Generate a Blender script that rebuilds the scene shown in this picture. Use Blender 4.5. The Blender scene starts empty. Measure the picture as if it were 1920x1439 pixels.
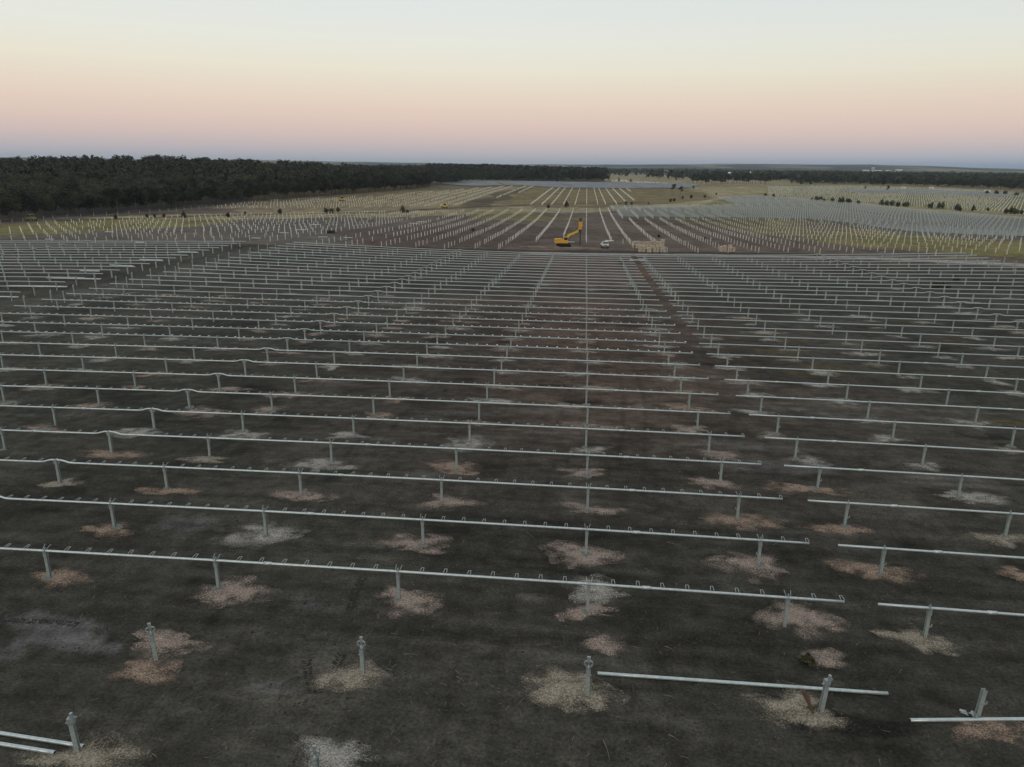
import bpy, bmesh, math, random
import numpy as np
from mathutils import Vector, Matrix
random.seed(7)
RS = np.random.RandomState(11)
C = bpy.context.scene.collection
SC = bpy.context.scene

# ------------------------------------------------------------------ camera
W0, H0 = 1920.0, 1439.0
F, PITCH, ROLL, YAW, CH = 1380.483, 0.2854, 0.0114, -0.0942, 16.7998
def cam_axes():
    fw = np.array([math.sin(YAW)*math.cos(PITCH), math.cos(YAW)*math.cos(PITCH), -math.sin(PITCH)])
    rt = np.array([math.cos(YAW), -math.sin(YAW), 0.0]); up = np.cross(rt, fw)
    c, s = math.cos(ROLL), math.sin(ROLL)
    return fw, c*rt+s*up, -s*rt+c*up
FW, RT, UP = cam_axes()
CAM = np.array([0, 0, CH])
cd = bpy.data.cameras.new('camera'); cam = bpy.data.objects.new('camera', cd); C.objects.link(cam)
cd.sensor_fit = 'HORIZONTAL'; cd.sensor_width = 36.0; cd.lens = F/W0*36.0
cd.clip_start = 0.5; cd.clip_end = 60000
M = Matrix(((RT[0], UP[0], -FW[0], 0), (RT[1], UP[1], -FW[1], 0), (RT[2], UP[2], -FW[2], CH), (0, 0, 0, 1)))
cam.matrix_world = M
SC.camera = cam

# ------------------------------------------------------------------ sky, light, exposure
SC.view_settings.view_transform = 'Standard'; SC.view_settings.look = 'None'
SC.view_settings.exposure = 0.0; SC.view_settings.gamma = 1.0
SC.view_settings.use_curve_mapping = False
def lin(c): return tuple(((v/255.0)/12.92 if v/255.0 <= 0.04045 else ((v/255.0+0.055)/1.055)**2.4) for v in c)
wd = bpy.data.worlds.new('World'); SC.world = wd; wd.use_nodes = True
nt = wd.node_tree; nt.nodes.clear()
def N(nt, t, **k):
    n = nt.nodes.new(t)
    for a, b in k.items(): setattr(n, a, b)
    return n
def ramp(nt, pts):
    n = N(nt, 'ShaderNodeValToRGB'); cr = n.color_ramp; cr.interpolation = 'LINEAR'
    while len(cr.elements) > 1: cr.elements.remove(cr.elements[-1])
    cr.elements[0].position = pts[0][0]; cr.elements[0].color = tuple(pts[0][1])+(1,)
    for p, c in pts[1:]:
        e = cr.elements.new(p); e.color = tuple(c)+(1,)
    return n
out = N(nt, 'ShaderNodeOutputWorld'); bg = N(nt, 'ShaderNodeBackground'); tc = N(nt, 'ShaderNodeTexCoord')
sx = N(nt, 'ShaderNodeSeparateXYZ'); nt.links.new(tc.outputs['Generated'], sx.inputs[0])
# elevation ramp: sin(elevation) 0..0.25 across most of the ramp (the twilight arch), then up to the zenith
mp = N(nt, 'ShaderNodeMapRange'); mp.inputs['From Min'].default_value = -0.02; mp.inputs['From Max'].default_value = 0.48
nt.links.new(sx.outputs['Z'], mp.inputs['Value'])
def el(d): return (math.sin(math.radians(d))+0.02)/0.5
SKYL = [(-1.1, (168, 173, 184)), (0.3, (176, 178, 186)), (1.0, (192, 184, 188)), (1.9, (212, 192, 187)), (3.0, (227, 202, 190)), (4.6, (234, 215, 197)),
        (6.6, (236, 230, 212)), (8.6, (233, 234, 224)), (11.5, (225, 231, 231)), (19, (204, 213, 216)), (28, (192, 197, 198))]
rA = ramp(nt, [(max(0, el(d)), lin(c)) for d, c in SKYL]); nt.links.new(mp.outputs[0], rA.inputs[0])
# sunset side of the same sky, behind the camera (towards -Y): a warmer, brighter glow low down
SKYS = [(-1, (252, 212, 170)), (2, (252, 226, 186)), (6, (250, 234, 208)), (14, (226, 226, 218)), (28, (192, 197, 198))]
rB = ramp(nt, [(max(0, el(d)), lin(c)) for d, c in SKYS]); nt.links.new(mp.outputs[0], rB.inputs[0])
az = N(nt, 'ShaderNodeMapRange'); az.inputs['From Min'].default_value = 0.15; az.inputs['From Max'].default_value = -0.9
nt.links.new(sx.outputs['Y'], az.inputs['Value'])
rb_ = ramp(nt, [(max(0, el(d)), lin(c)) for d, c in [(-1.1, (122, 142, 168)), (0.3, (140, 155, 176)), (1.0, (180, 180, 188)), (1.9, (208, 191, 187)), (3.0, (225, 201, 190)), (4.6, (231, 213, 196)), (6.6, (232, 228, 210)), (8.6, (228, 230, 221)), (11.5, (218, 226, 227)), (19, (202, 211, 214)), (28, (192, 197, 198))]])
nt.links.new(mp.outputs[0], rb_.inputs[0])
bx_n = N(nt, 'ShaderNodeMapRange'); bx_n.inputs['From Min'].default_value = -0.12; bx_n.inputs['From Max'].default_value = 0.45; nt.links.new(sx.outputs['X'], bx_n.inputs['Value'])
m0 = N(nt, 'ShaderNodeMix', data_type='RGBA'); nt.links.new(bx_n.outputs[0], m0.inputs[0]); nt.links.new(rA.outputs[0], m0.inputs[6]); nt.links.new(rb_.outputs[0], m0.inputs[7])
mx = N(nt, 'ShaderNodeMix', data_type='RGBA'); nt.links.new(az.outputs[0], mx.inputs[0])
nt.links.new(m0.outputs[2], mx.inputs[6]); nt.links.new(rB.outputs[0], mx.inputs[7])
nt.links.new(mx.outputs[2], bg.inputs[0]); bg.inputs[1].default_value = 1.0
nt.links.new(bg.outputs[0], out.inputs[0])
sl = bpy.data.lights.new('sun', 'SUN'); sl.energy = 0.45; sl.angle = math.radians(40); sl.color = (1.0, 0.86, 0.72)
so = bpy.data.objects.new('sun', sl); C.objects.link(so)      # afterglow left of behind the camera
so.rotation_euler = (math.radians(68), 0, math.radians(-25))

# ------------------------------------------------------------------ terrain
KY = np.array([-200, 20, 50, 80, 110, 145, 180, 230, 350, 512, 800, 1150, 1600, 2500, 5000.])
KZ = np.array([.0, 0, -.308, -.888, -1.51, -2.533, -3.244, -4.75, -6.9, -7.5, -6.3, -3.8, -.4, 1.5, 6.]) - 1.383
KM = np.gradient(KZ, KY)
def pch(y):
    y = np.clip(y, KY[0], KY[-1]); i = np.clip(np.searchsorted(KY, y)-1, 0, len(KY)-2)
    h = KY[i+1]-KY[i]; t = (y-KY[i])/h
    return (2*t**3-3*t**2+1)*KZ[i]+(t**3-2*t**2+t)*h*KM[i]+(-2*t**3+3*t**2)*KZ[i+1]+(t**3-t**2)*h*KM[i+1]
def sst(a, b, x):
    t = np.clip((x-a)/(b-a), 0, 1); return t*t*(3-2*t)
def hsh(ix, iy, s):
    n = (ix*374761393 + iy*668265263 + s*1274126177) & 0x7fffffff
    n = ((n ^ (n >> 13))*1274126177) & 0x7fffffff
    return ((n ^ (n >> 16)) & 0xffff)/65535.0
def vn(x, y, s=0):
    x = np.asarray(x, float); y = np.asarray(y, float)
    ix = np.floor(x).astype(np.int64); iy = np.floor(y).astype(np.int64); fx = x-ix; fy = y-iy
    fx = fx*fx*(3-2*fx); fy = fy*fy*(3-2*fy)
    a = hsh(ix, iy, s); b = hsh(ix+1, iy, s); c = hsh(ix, iy+1, s); d = hsh(ix+1, iy+1, s)
    return (a*(1-fx)+b*fx)*(1-fy)+(c*(1-fx)+d*fx)*fy
def fbm(x, y, s=0, o=4):
    r = 0; a = .5
    for k in range(o): r = r+a*vn(x*2**k+17.3*k, y*2**k-9.1*k, s+k); a *= .5
    return r/(1-.5**o)
def terr(x, y):
    x = np.asarray(x, float); y = np.asarray(y, float)
    xe = np.clip(x, -84, 108); u = np.tanh(xe/150)*3; v = np.clip(y, 0, 180)/50; w = 1-sst(200, 380, y)
    z = pch(y)+w*(-.0067*xe-1.032*u*u+.1261*u*v+.5072*u*u*v+.019*np.clip(x+84, -130, 0))
    z = z+w*0.0
    z = z+14.5*np.exp(-((x+420)/230)**2-((y-680)/230)**2)+6*np.exp(-((x+250)/260)**2-((y-1250)/420)**2)   # wooded rise on the left
    r = np.hypot(x, y)
    a = np.arctan2(x, np.maximum(y, 1))
    z = z+sst(3800, 9500, r)*(np.interp(a, [-.8, -.43, -.2, .007, .21, .34, .51, .8], [60, 66, 58, 60, 86, 94, 56, 50])-6+2.5*np.sin(a*13)+2*np.sin(a*31+2)+1.2*np.sin(a*83))
    z = z+sst(300, 900, r)*1.2*(fbm(x/220, y/220, 3, 3)-.5)
    return z
def gz(x, y): return float(terr(x, y))
def pt(px, py):
    """point of the ground seen at photo pixel (px, py)"""
    d = FW*F+RT*(px-960)-UP*(py-719.5); d = d/np.hypot(d[0], d[1])
    t = 8*1.012**np.arange(0, 620); X = d[0]*t; Y = d[1]*t; Z = CH+d[2]*t-terr(X, Y)
    k = np.where(Z < 0)[0]
    if len(k) == 0: k = [len(t)-1]
    k = k[0]; a = Z[k-1]; b = Z[k]; f = a/(a-b) if a != b else 0
    tt = t[k-1]+(t[k]-t[k-1])*f
    return float(d[0]*tt), float(d[1]*tt)
def pix(x, y, z):
    d = np.array([x, y, z])-CAM; zz = d@FW
    return 960+F*(d@RT)/zz, 719.5-F*(d@UP)/zz, zz
def inframe(x, y, z, m=30):
    a, b, c = pix(x, y, z); return c > 1 and -m < a < W0+m and -m < b < H0+m
def ppm(x, y):
    d = np.array([x, y, gz(x, y)])-CAM; return F/float(d@FW)
def inpoly(x, y, P):
    x = np.asarray(x, float); y = np.asarray(y, float); r = np.zeros(x.shape, bool); n = len(P)
    for i in range(n):
        x1, y1 = P[i]; x2, y2 = P[(i+1) % n]
        if y1 == y2: continue
        r ^= ((y1 > y) != (y2 > y)) & (x < (x2-x1)*(y-y1)/(y2-y1)+x1)
    return r
def gpoly(L): return [pt(a, b) for a, b in L]

# ------------------------------------------------------------------ materials
def mat(name, col, rough=.7, metal=0., noise=None, scale=5., bump=0., spec=.3):
    m = bpy.data.materials.new(name); m.use_nodes = True; t = m.node_tree; b = t.nodes['Principled BSDF']
    b.inputs['Roughness'].default_value = rough; b.inputs['Metallic'].default_value = metal
    b.inputs['Specular IOR Level'].default_value = spec
    co = N(t, 'ShaderNodeTexCoord')
    nz = N(t, 'ShaderNodeTexNoise'); nz.inputs['Scale'].default_value = scale; nz.inputs['Detail'].default_value = 4
    t.links.new(co.outputs['Object'], nz.inputs['Vector'])
    c2 = noise if noise else tuple(v*.75 for v in col)
    r = ramp(t, [(.3, c2), (.7, col)]); t.links.new(nz.outputs['Fac'], r.inputs[0]); t.links.new(r.outputs[0], b.inputs['Base Color'])
    if bump:
        bp = N(t, 'ShaderNodeBump'); bp.inputs['Strength'].default_value = bump; bp.inputs['Distance'].default_value = .02
        t.links.new(nz.outputs['Fac'], bp.inputs['Height']); t.links.new(bp.outputs[0], b.inputs['Normal'])
    return m
M_galv = mat('galvanised_steel', (.42, .475, .49), .42, .45, (.28, .335, .35), 9, .1, .5)
M_tube = mat('galvanised_tube', (.60, .68, .70), .28, .5, (.44, .52, .55), 6, .05, .5)
M_post = mat('galvanised_post', (.41, .47, .475), .5, .3, (.27, .325, .33), 7, .1, .4)
M_dark = mat('dark_steel_and_hollow', (.06, .065, .07), .5, .3, (.03, .03, .035), 12)
M_pile = mat('bare_pile', (.70, .69, .64), .55, .15, (.54, .53, .49), 3)
M_rust = mat('rusty_steel', (.12, .055, .03), .8, 0, (.06, .03, .02), 14, .3)
M_wood = mat('weathered_wood', (.06, .05, .04), .9, 0, (.03, .025, .02), 14, .3)
M_stick = mat('dry_stick', (.22, .19, .15), .9, 0, (.10, .085, .07), 20)
M_conc = mat('concrete', (.20, .21, .20), .9, 0, (.12, .125, .12), 10, .3)
M_yellow = mat('machine_yellow', (.72, .50, .05), .5, 0, (.60, .40, .04), 2)
M_orange = mat('machine_orange', (.70, .40, .06), .5, 0, (.56, .30, .04), 2)
M_black = mat('black_rubber', (.02, .02, .02), .8)
M_glass = mat('dark_glass', (.03, .035, .04), .1, 0, (.02, .02, .025), 2, 0, .5)
M_white = mat('white_paint', (.70, .71, .70), .4, 0, (.62, .63, .62), 2)
M_carton = mat('pale_carton', (.54, .48, .39), .8, 0, (.34, .26, .18), 2)
M_carton2 = mat('wrapped_carton', (.58, .54, .47), .6, 0, (.34, .27, .20), 1.5)
M_pallet = mat('pallet_wood', (.20, .15, .10), .9)
M_green = mat('green_paint', (.27, .29, .15), .6, 0, (.17, .19, .09), 2)
M_bark = mat('gum_bark', (.16, .14, .12), .9, 0, (.08, .07, .06), 3)
M_roof = mat('pale_roof', (.45, .46, .46), .6, 0, (.36, .37, .37), .05)
M_panel = mat('pv_glass', (.27, .28, .30), .6, 0, (.15, .16, .175), .08, 0, .2)
M_tuft = mat('dark_tuft', (.085, .085, .04), .9, 0, (.04, .04, .022), 9)
def leafmat(name, a, b):
    m = mat(name, a, .75, 0, b, .35); t = m.node_tree; bs = t.nodes['Principled BSDF']
    oi = N(t, 'ShaderNodeObjectInfo'); hs = N(t, 'ShaderNodeHueSaturation')
    mr = N(t, 'ShaderNodeMapRange'); mr.inputs['To Min'].default_value = .7; mr.inputs['To Max'].default_value = 1.3
    t.links.new(oi.outputs['Random'], mr.inputs['Value']); t.links.new(mr.outputs[0], hs.inputs['Value'])
    src = bs.inputs['Base Color'].links[0].from_socket; t.links.new(src, hs.inputs['Color']); t.links.new(hs.outputs[0], bs.inputs['Base Color'])
    nz = [n for n in t.nodes if n.type == 'TEX_NOISE'][0]; g = N(t, 'ShaderNodeNewGeometry')
    t.links.new(g.outputs['Position'], nz.inputs['Vector'])
    n2 = N(t, 'ShaderNodeTexNoise'); n2.inputs['Scale'].default_value = .11; n2.inputs['Detail'].default_value = 3; t.links.new(g.outputs['Position'], n2.inputs['Vector'])
    m2 = N(t, 'ShaderNodeMapRange'); m2.inputs['From Min'].default_value = .33; m2.inputs['From Max'].default_value = .67; m2.inputs['To Min'].default_value = .55; m2.inputs['To Max'].default_value = 1.5; t.links.new(n2.outputs['Fac'], m2.inputs['Value'])
    mm = N(t, 'ShaderNodeMath', operation='MULTIPLY'); t.links.new(mr.outputs[0], mm.inputs[0]); t.links.new(m2.outputs[0], mm.inputs[1]); t.links.new(mm.outputs[0], hs.inputs['Value'])
    return m
M_leaf = leafmat('gum_leaves', (.062, .066, .040), (.030, .034, .021))
M_leaf2 = leafmat('bush_leaves', (.075, .088, .050), (.036, .044, .026))
M_leafr = leafmat('dry_leaves', (.13, .075, .04), (.07, .045, .025))

# ------------------------------------------------------------------ mesh helpers
class MB:
    def __init__(s): s.v = []; s.f = []; s.m = []; s.mi = 0
    def add(s, vs, fs):
        o = len(s.v); s.v += [tuple(v) for v in vs]; s.f += [tuple(i+o for i in f) for f in fs]; s.m += [s.mi]*len(fs)
    def box(s, c, d, R=None):
        x, y, z = d[0]/2, d[1]/2, d[2]/2; c = Vector(c)
        vs = [Vector(p) for p in ((-x,-y,-z),(x,-y,-z),(x,y,-z),(-x,y,-z),(-x,-y,z),(x,-y,z),(x,y,z),(-x,y,z))]
        if R: vs = [R @ v for v in vs]
        s.add([v+c for v in vs], [(0,3,2,1),(4,5,6,7),(0,1,5,4),(1,2,6,5),(2,3,7,6),(3,0,4,7)])
    def bar(s, a, b, w, h=None, n=4, taper=1.):
        a = Vector(a); b = Vector(b); d = (b-a).normalized(); h = h or w
        u = d.cross(Vector((0, 0, 1)))
        if u.length < .05: u = Vector((1, 0, 0))
        u.normalize(); v = u.cross(d).normalized(); ph = math.pi/n if n == 4 else math.pi/n
        k = math.sqrt(2) if n == 4 else 1
        vs = []
        for p, q in ((a, 1.), (b, taper)):
            for i in range(n):
                t = 2*math.pi*i/n+ph; vs.append(p+u*math.cos(t)*w/2*k*q+v*math.sin(t)*h/2*k*q)
        s.add(vs, [tuple(range(n))[::-1], tuple(range(n, 2*n))]+[(i, (i+1) % n, n+(i+1) % n, n+i) for i in range(n)])
    def path(s, P, w, n=8, closed=False):
        P = [Vector(p) for p in P]; vs = []; L = len(P)
        for i, p in enumerate(P):
            d = (P[min(i+1, L-1)]-P[max(i-1, 0)]).normalized(); u = d.cross(Vector((0, 0, 1)))
            if u.length < .05: u = Vector((0, 1, 0))
            u.normalize(); v = u.cross(d); r = w[i] if hasattr(w, '__len__') else w
            for k in range(n):
                t = 2*math.pi*(k+.5)/n; vs.append(p+u*math.cos(t)*r/2+v*math.sin(t)*r/2)
        fs = [tuple(range(n)), tuple(range((L-1)*n, L*n))[::-1]]
        for i in range(L-1):
            for k in range(n): fs.append((i*n+k, i*n+n+k, i*n+n+(k+1) % n, i*n+(k+1) % n))
        s.add(vs, fs)
    def build(s, name, mats, parent=None, smooth=False):
        me = bpy.data.meshes.new(name); me.from_pydata(s.v, [], s.f)
        for m in (mats if isinstance(mats, (list, tuple)) else [mats]): me.materials.append(m)
        if any(s.m): me.polygons.foreach_set('material_index', s.m)
        if smooth: me.polygons.foreach_set('use_smooth', [True]*len(s.f))
        me.update(); return put(name, me, parent)
def put(name, me, parent=None, loc=None, rot=None):
    o = bpy.data.objects.new(name, me); C.objects.link(o)
    if parent: o.parent = parent
    if loc is not None: o.location = loc
    if rot is not None: o.rotation_euler = rot
    return o
def tag(o, label=None, cat=None, group=None, kind=None):
    if label: o['label'] = label
    if cat: o['category'] = cat
    if group: o['group'] = group
    if kind: o['kind'] = kind
    return o
def thing(name, loc, rz, label, cat, group=None):
    o = put(name, None, None, loc, (0, 0, rz)); o.empty_display_size = .2
    return tag(o, label, cat, group)
def npmesh(name, V, Fq, mats, smooth=False, mi=None):
    me = bpy.data.meshes.new(name); V = np.asarray(V, np.float32); Fq = np.asarray(Fq, np.int32)
    k = Fq.shape[1]; me.vertices.add(len(V)); me.vertices.foreach_set('co', V.ravel())
    me.loops.add(Fq.size); me.loops.foreach_set('vertex_index', Fq.ravel())
    me.polygons.add(len(Fq)); me.polygons.foreach_set('loop_start', np.arange(0, Fq.size, k, dtype=np.int32))
    for m in (mats if isinstance(mats, (list, tuple)) else [mats]): me.materials.append(m)
    if mi is not None: me.polygons.foreach_set('material_index', np.asarray(mi, np.int32))
    if smooth: me.polygons.foreach_set('use_smooth', np.ones(len(Fq), bool))
    me.update(calc_edges=True); me.validate(); return me
ORD = ['', 'first', 'second', 'third', 'fourth', 'fifth', 'sixth', 'seventh', 'eighth', 'ninth', 'tenth', 'eleventh', 'twelfth', 'thirteenth', 'fourteenth', 'fifteenth', 'sixteenth', 'seventeenth', 'eighteenth', 'nineteenth', 'twentieth']
TEN = {20: 'twenty', 30: 'thirty', 40: 'forty', 50: 'fifty', 60: 'sixty', 70: 'seventy', 80: 'eighty', 90: 'ninety'}
def od(n):
    if n <= 20: return ORD[n]
    t = n//10*10; u = n % 10
    if n >= 100: return 'hundredth' if n == 100 else 'hundred-and-'+od(n-100)
    return TEN[t]+'-'+ORD[u] if u else TEN[t][:-1]+'ieth'

# ------------------------------------------------------------------ ground sheet
X0, Y0, P, S = .7147, 27.7129, 5.0, 8.195
def rowy(r): return Y0+(r-1)*P
ang = np.concatenate([np.arange(-180, -52, 4.), np.arange(-52, 44, .2), np.arange(44, 180, 4.)])
rad = np.concatenate([[.5, 4, 8], 12*1.0088**np.arange(0, 800)]); rad = rad[rad < 14500]
A, R = np.meshgrid(np.radians(ang), rad); GX = R*np.sin(A); GY = R*np.cos(A)
GZ = terr(GX, GY)
near = 1-sst(120, 260, R)
GZ = GZ+near*(.10*(fbm(GX/3.1, GY/3.1, 21, 3)-.5)+.05*(fbm(GX/.7, GY/.7, 5, 2)-.5))
na, nr = len(ang), len(rad)
idx = np.arange(na*nr).reshape(nr, na); nx = np.roll(idx, -1, 1)
Fq = np.stack([idx[:-1].ravel(), nx[:-1].ravel(), nx[1:].ravel(), idx[1:].ravel()], 1)
V = np.stack([GX.ravel(), GY.ravel(), GZ.ravel()], 1)

def col(*c): return np.array(c, float)
dark = col(.056, .053, .045); brown = col(.105, .070, .056); mid = col(.125, .097, .082); greyb = col(.115, .105, .094)
straw = col(.31, .265, .16); olive = col(.19, .17, .065); farb = col(.185, .15, .085); pale = col(.17, .155, .135); woodl = col(.055, .055, .040)
x, y = V[:, 0], V[:, 1]; rr = np.hypot(x, y)
n1 = fbm(x/14, y/14, 1, 4); n2 = fbm(x/60, y/60, 2, 4); n3 = fbm(x/3.2, y/3.2, 3, 3); n4 = fbm(x/.9, y/.9, 4, 3)
ALB = np.repeat(dark[None], len(x), 0)
def mixin(mask, c, k=1.):
    global ALB
    m = (np.clip(mask, 0, 1)*k)[:, None]; ALB = ALB*(1-m)+c[None]*m
# warm brown soil in the middle of the block
g = np.exp(-((x-2)/16)**2)*sst(30, 75, y)*(1-sst(185, 215, y))+.6*sst(.35, .65, n2)*sst(60, 120, y)
mixin(g*(.35+.9*n1), brown)
wx = (fbm(x/25, y/25, 7, 3)-.5); wy = (fbm(x/25, y/25, 9, 3)-.5)
def zone(L, c, k=1., amp=.03, soft=None):
    """a soil or grass area with a ragged edge; corners given where they lie on the ground"""
    PW = gpoly(L); cx = x+wx*amp*rr*2; cy = y+wy*amp*rr*3
    m = inpoly(cx, cy, PW).astype(float)
    if soft is not None: m = m*sst(soft[0], soft[1], soft[2])
    mixin(m, c, k)
midz = [(-200, 455), (0, 456), (500, 463), (900, 470), (1200, 476), (1500, 481), (1920, 496), (2300, 505), (2300, 400), (1920, 372), (1440, 340), (800, 345), (400, 380), (-200, 430)]
zone(midz, mid); zone([(-200, 470), (-200, 425), (200, 405), (700, 398), (820, 440), (500, 468)], greyb, .7)
# far side
m = sst(470, 560, y+wx*60); mixin(m, farb, .9)
m = sst(1250, 1500, rr+wx*300); mixin(m, woodl)
mixin(sst(1300, 1500, rr)*sst(.56, .64, fbm(x/260, y/700, 31, 4)), straw, .75)
mixin(sst(3000, 4000, rr)*sst(.52, .60, fbm(x/500, y/1600, 33, 4)), col(.16, .14, .10), .6)
# straw and olive grass
zone([(-150, 428), (60, 416), (200, 408), (420, 405), (440, 416), (330, 426), (160, 434), (-150, 452)], olive, .85)
zone([(150, 409), (400, 401), (700, 397), (950, 393), (1180, 388), (1180, 396), (950, 401), (700, 408), (400, 412)], straw, .8, .02)
zone([(430, 394), (650, 389), (880, 380), (1000, 384), (1000, 395), (700, 402), (500, 405)], straw, .5, .02)
zone([(880, 396), (1070, 396), (1115, 402), (1115, 412), (1000, 414), (880, 412)], olive, .7, .02, (.35, .6, n2))
zone([(400, 390), (480, 376), (700, 368), (900, 353), (1000, 350), (980, 366), (860, 386), (600, 392)], col(.26, .215, .125), .8, .02)
zone([(980, 352), (1330, 350), (1330, 372), (1300, 384), (960, 386)], col(.19, .15, .08), .8, .02)
zone([(860, 386), (900, 374), (960, 354), (1000, 352), (960, 368), (920, 388)], col(.06, .045, .035), .7, .015)
zone([(1150, 392), (1240, 384), (1340, 374), (1330, 364), (1280, 352), (1480, 350), (1480, 366), (1340, 370), (1400, 380), (1380, 389), (1200, 391)], straw, .9, .015)
zone([(1290, 386), (1345, 374), (1420, 384), (1380, 390)], olive, .8, .01)
zone([(1120, 325), (1300, 333), (1480, 338), (1480, 352), (1150, 346)], straw, .8, .02)
zone([(1440, 345), (1700, 348), (1920, 362), (2100, 375), (2100, 420), (1920, 404), (1740, 392), (1440, 371)], col(.20, .19, .095), .9, .02)
zone([(1440, 336), (1920, 350), (1920, 362), (1700, 352), (1440, 346)], straw, .7, .02)
zone([(1440, 368), (1620, 381), (1800, 394), (1920, 402), (1920, 412), (1700, 396), (1500, 378)], straw, .7, .02)
zone([(1270, 402), (1500, 412), (1640, 430), (1800, 446), (1960, 452), (1960, 490), (1700, 470), (1480, 446), (1280, 414)], olive, .9, .02, (.32, .45, fbm(x/22, y/10, 12, 3)))
zone([(1139, 389), (1300, 388), (1380, 386), (1340, 372), (1440, 369), (1610, 383), (1720, 396), (1930, 412), (2100, 425), (2100, 455), (1930, 451), (1800, 446), (1700, 440), (1600, 424), (1500, 414), (1310, 412), (1160, 411)], col(.105, .108, .10), .55, .01)  # grey soil tint with the sky reflection of the far tubes put into its colour
zone([(1780, 470), (2000, 478), (2000, 492), (1800, 487)], olive, .5, .02, (.4, .6, n1))
zone([(1160, 413), (1420, 414), (1440, 424), (1200, 424)], col(.07, .05, .035), .6, .015)
zone([(600, 430), (980, 420), (1080, 430), (1000, 462), (700, 468)], col(.085, .058, .052), .55, .03)
# tracks and roads
def road(L, w, c, k=.9, rag=.35):
    Q = [pt(a, b) for a, b in L]; dm = np.full(len(x), 1e9)
    for (ax, ay), (bx, by) in zip(Q, Q[1:]):
        dx, dy = bx-ax, by-ay; t = np.clip(((x-ax)*dx+(y-ay)*dy)/(dx*dx+dy*dy), 0, 1)
        dm = np.minimum(dm, np.hypot(x-ax-t*dx, y-ay-t*dy))
    mixin(1-sst(w*.7, w*1.15, dm+(n1-.5)*w*rag*2), c, k)
road([(-200, 462), (0, 458), (480, 462), (760, 466), (1000, 471), (1200, 474), (1500, 478)], 5.5, col(.047, .036, .031))
road([(1000, 474.5), (1300, 478), (1600, 484), (1920, 498), (2200, 511)], 3.6, col(.30, .29, .27), .85)
road([(-150, 436), (60, 414), (130, 408), (300, 397), (430, 386), (560, 375), (800, 356), (900, 350)], 4.5, col(.15, .135, .12), .75)
road([(130, 414), (420, 404), (700, 399), (860, 390), (1000, 384), (1200, 380)], 5, col(.085, .06, .045), .8)
road([(960, 390), (1120, 391), (1300, 386), (1340, 374), (1360, 370)], 4, col(.36, .31, .22), .8)
road([(1100, 342), (1300, 347), (1470, 350)], 10, col(.07, .06, .05), .7)
# diagonal access lane between the left tables and the middle tables
lane = np.exp(-((x+77)/4.5)**2)*sst(60, 80, y)*(1-sst(180, 200, y)); mixin(lane, greyb, .55)
# light and dark mottling of the soil
def blob(px_, py_, rx, ry, c, k, s):
    bx, by = pt(px_, py_); d = np.hypot((x-bx)/rx, (y-by)/ry)+(fbm(x/.8, y/.8, s, 4)-.5)*1.3
    mixin(1-sst(.6, 1.1, d), c, k)
for q in [(120, 1190, 2.3, .9, .9), (170, 1215, 1.2, .5, .9), (60, 1165, 2.6, .6, .6), (20, 1225, 1.2, .5, .5), (600, 1140, 1.2, .4, .35), (560, 1125, 1, .4, .3),
          (500, 1290, 1.0, .35, .3), (1540, 1232, .9, .35, .6), (1580, 1245, .5, .2, .5), (450, 1090, .5, .25, .6), (1010, 1120, 1.3, .4, .25), (350, 985, 2, 1, .3),
          (1040, 464, 11, 2.6, .8), (1100, 466, 7, 2, .6), (1230, 470, 9, 2, .3)]:
    blob(*q[:4], col(.15, .145, .148) if q[0] < 700 else col(.30, .255, .21), q[4], int(q[0]))
for k in range(70):       # pale scuffs between the rows
    r_ = random.uniform(3, 31); xx = random.uniform(-60, 70)*(.3+r_/40); yy = rowy(r_)
    d = np.hypot((x-xx)/random.uniform(1.5, 5), (y-yy)/random.uniform(.5, 1.2))+(n3-.5)*1.5
    mixin((1-sst(.4, 1.2, d)), col(.13, .122, .115), random.uniform(.25, .7))
for k in range(26):       # wheel ruts running along the rows, in pairs
    r_ = random.choice([0, 0, 1, 1, 2, 2, 3, 4, 5, 6, 7, 8, 9, 10, 12, 14, 16, 18, 20, 23])+random.uniform(.25, .7); y0r = rowy(r_); ph = random.uniform(0, 6); xc = random.uniform(-40, 40); ln = random.uniform(8, 45); am_ = random.uniform(.2, 1.2); dk = random.random() < .6
    for off in (0, 1.7):
        dd_ = np.abs(y-y0r-off-am_*np.sin(x/11+ph)-.15*(n3-.5)); mm_ = (1-sst(.10, .34+.006*r_, dd_))*(1-sst(ln*.6, ln, np.abs(x-xc+off)))*(.3+.9*n1)
        mixin(mm_, col(.026, .025, .022) if dk else col(.12, .112, .10), .55)
for k in range(7):        # and a few across them
    x0r = random.uniform(-26, 24); ph = random.uniform(0, 6); yc = random.uniform(20, 90)
    for off in (0, 1.7):
        dd_ = np.abs(x-x0r-off-.8*np.sin(y/9+ph)); mm_ = (1-sst(.08, .28, dd_))*(1-sst(10, 22, np.abs(y-yc)))*(.2+.9*n1); mixin(mm_, col(.028, .026, .023), .5)
for k in range(60):       # dark damp spots
    r_ = random.uniform(-1, 26); xx = random.uniform(-50, 60)*(.35+r_/32); yy = rowy(r_)
    d = np.hypot((x-xx)/random.uniform(.4, 3), (y-yy)/random.uniform(.25, .9))+(n3-.5)*1.3
    mixin((1-sst(.4, 1.1, d)), col(.018, .017, .016), random.uniform(.4, .9))
for q in [(1435, 628), (1475, 640), (1470, 660), (1545, 690), (1560, 556), (1700, 602), (1530, 702), (1465, 570), (1780, 640), (1870, 790)]:
    bx, by = pt(*q); d = np.hypot((x-bx)/3.0, (y-by)/1.1)+(n3-.5)*1.6
    mixin(1-sst(.4, 1.1, d), col(.11, .085, .03), .55)
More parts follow.
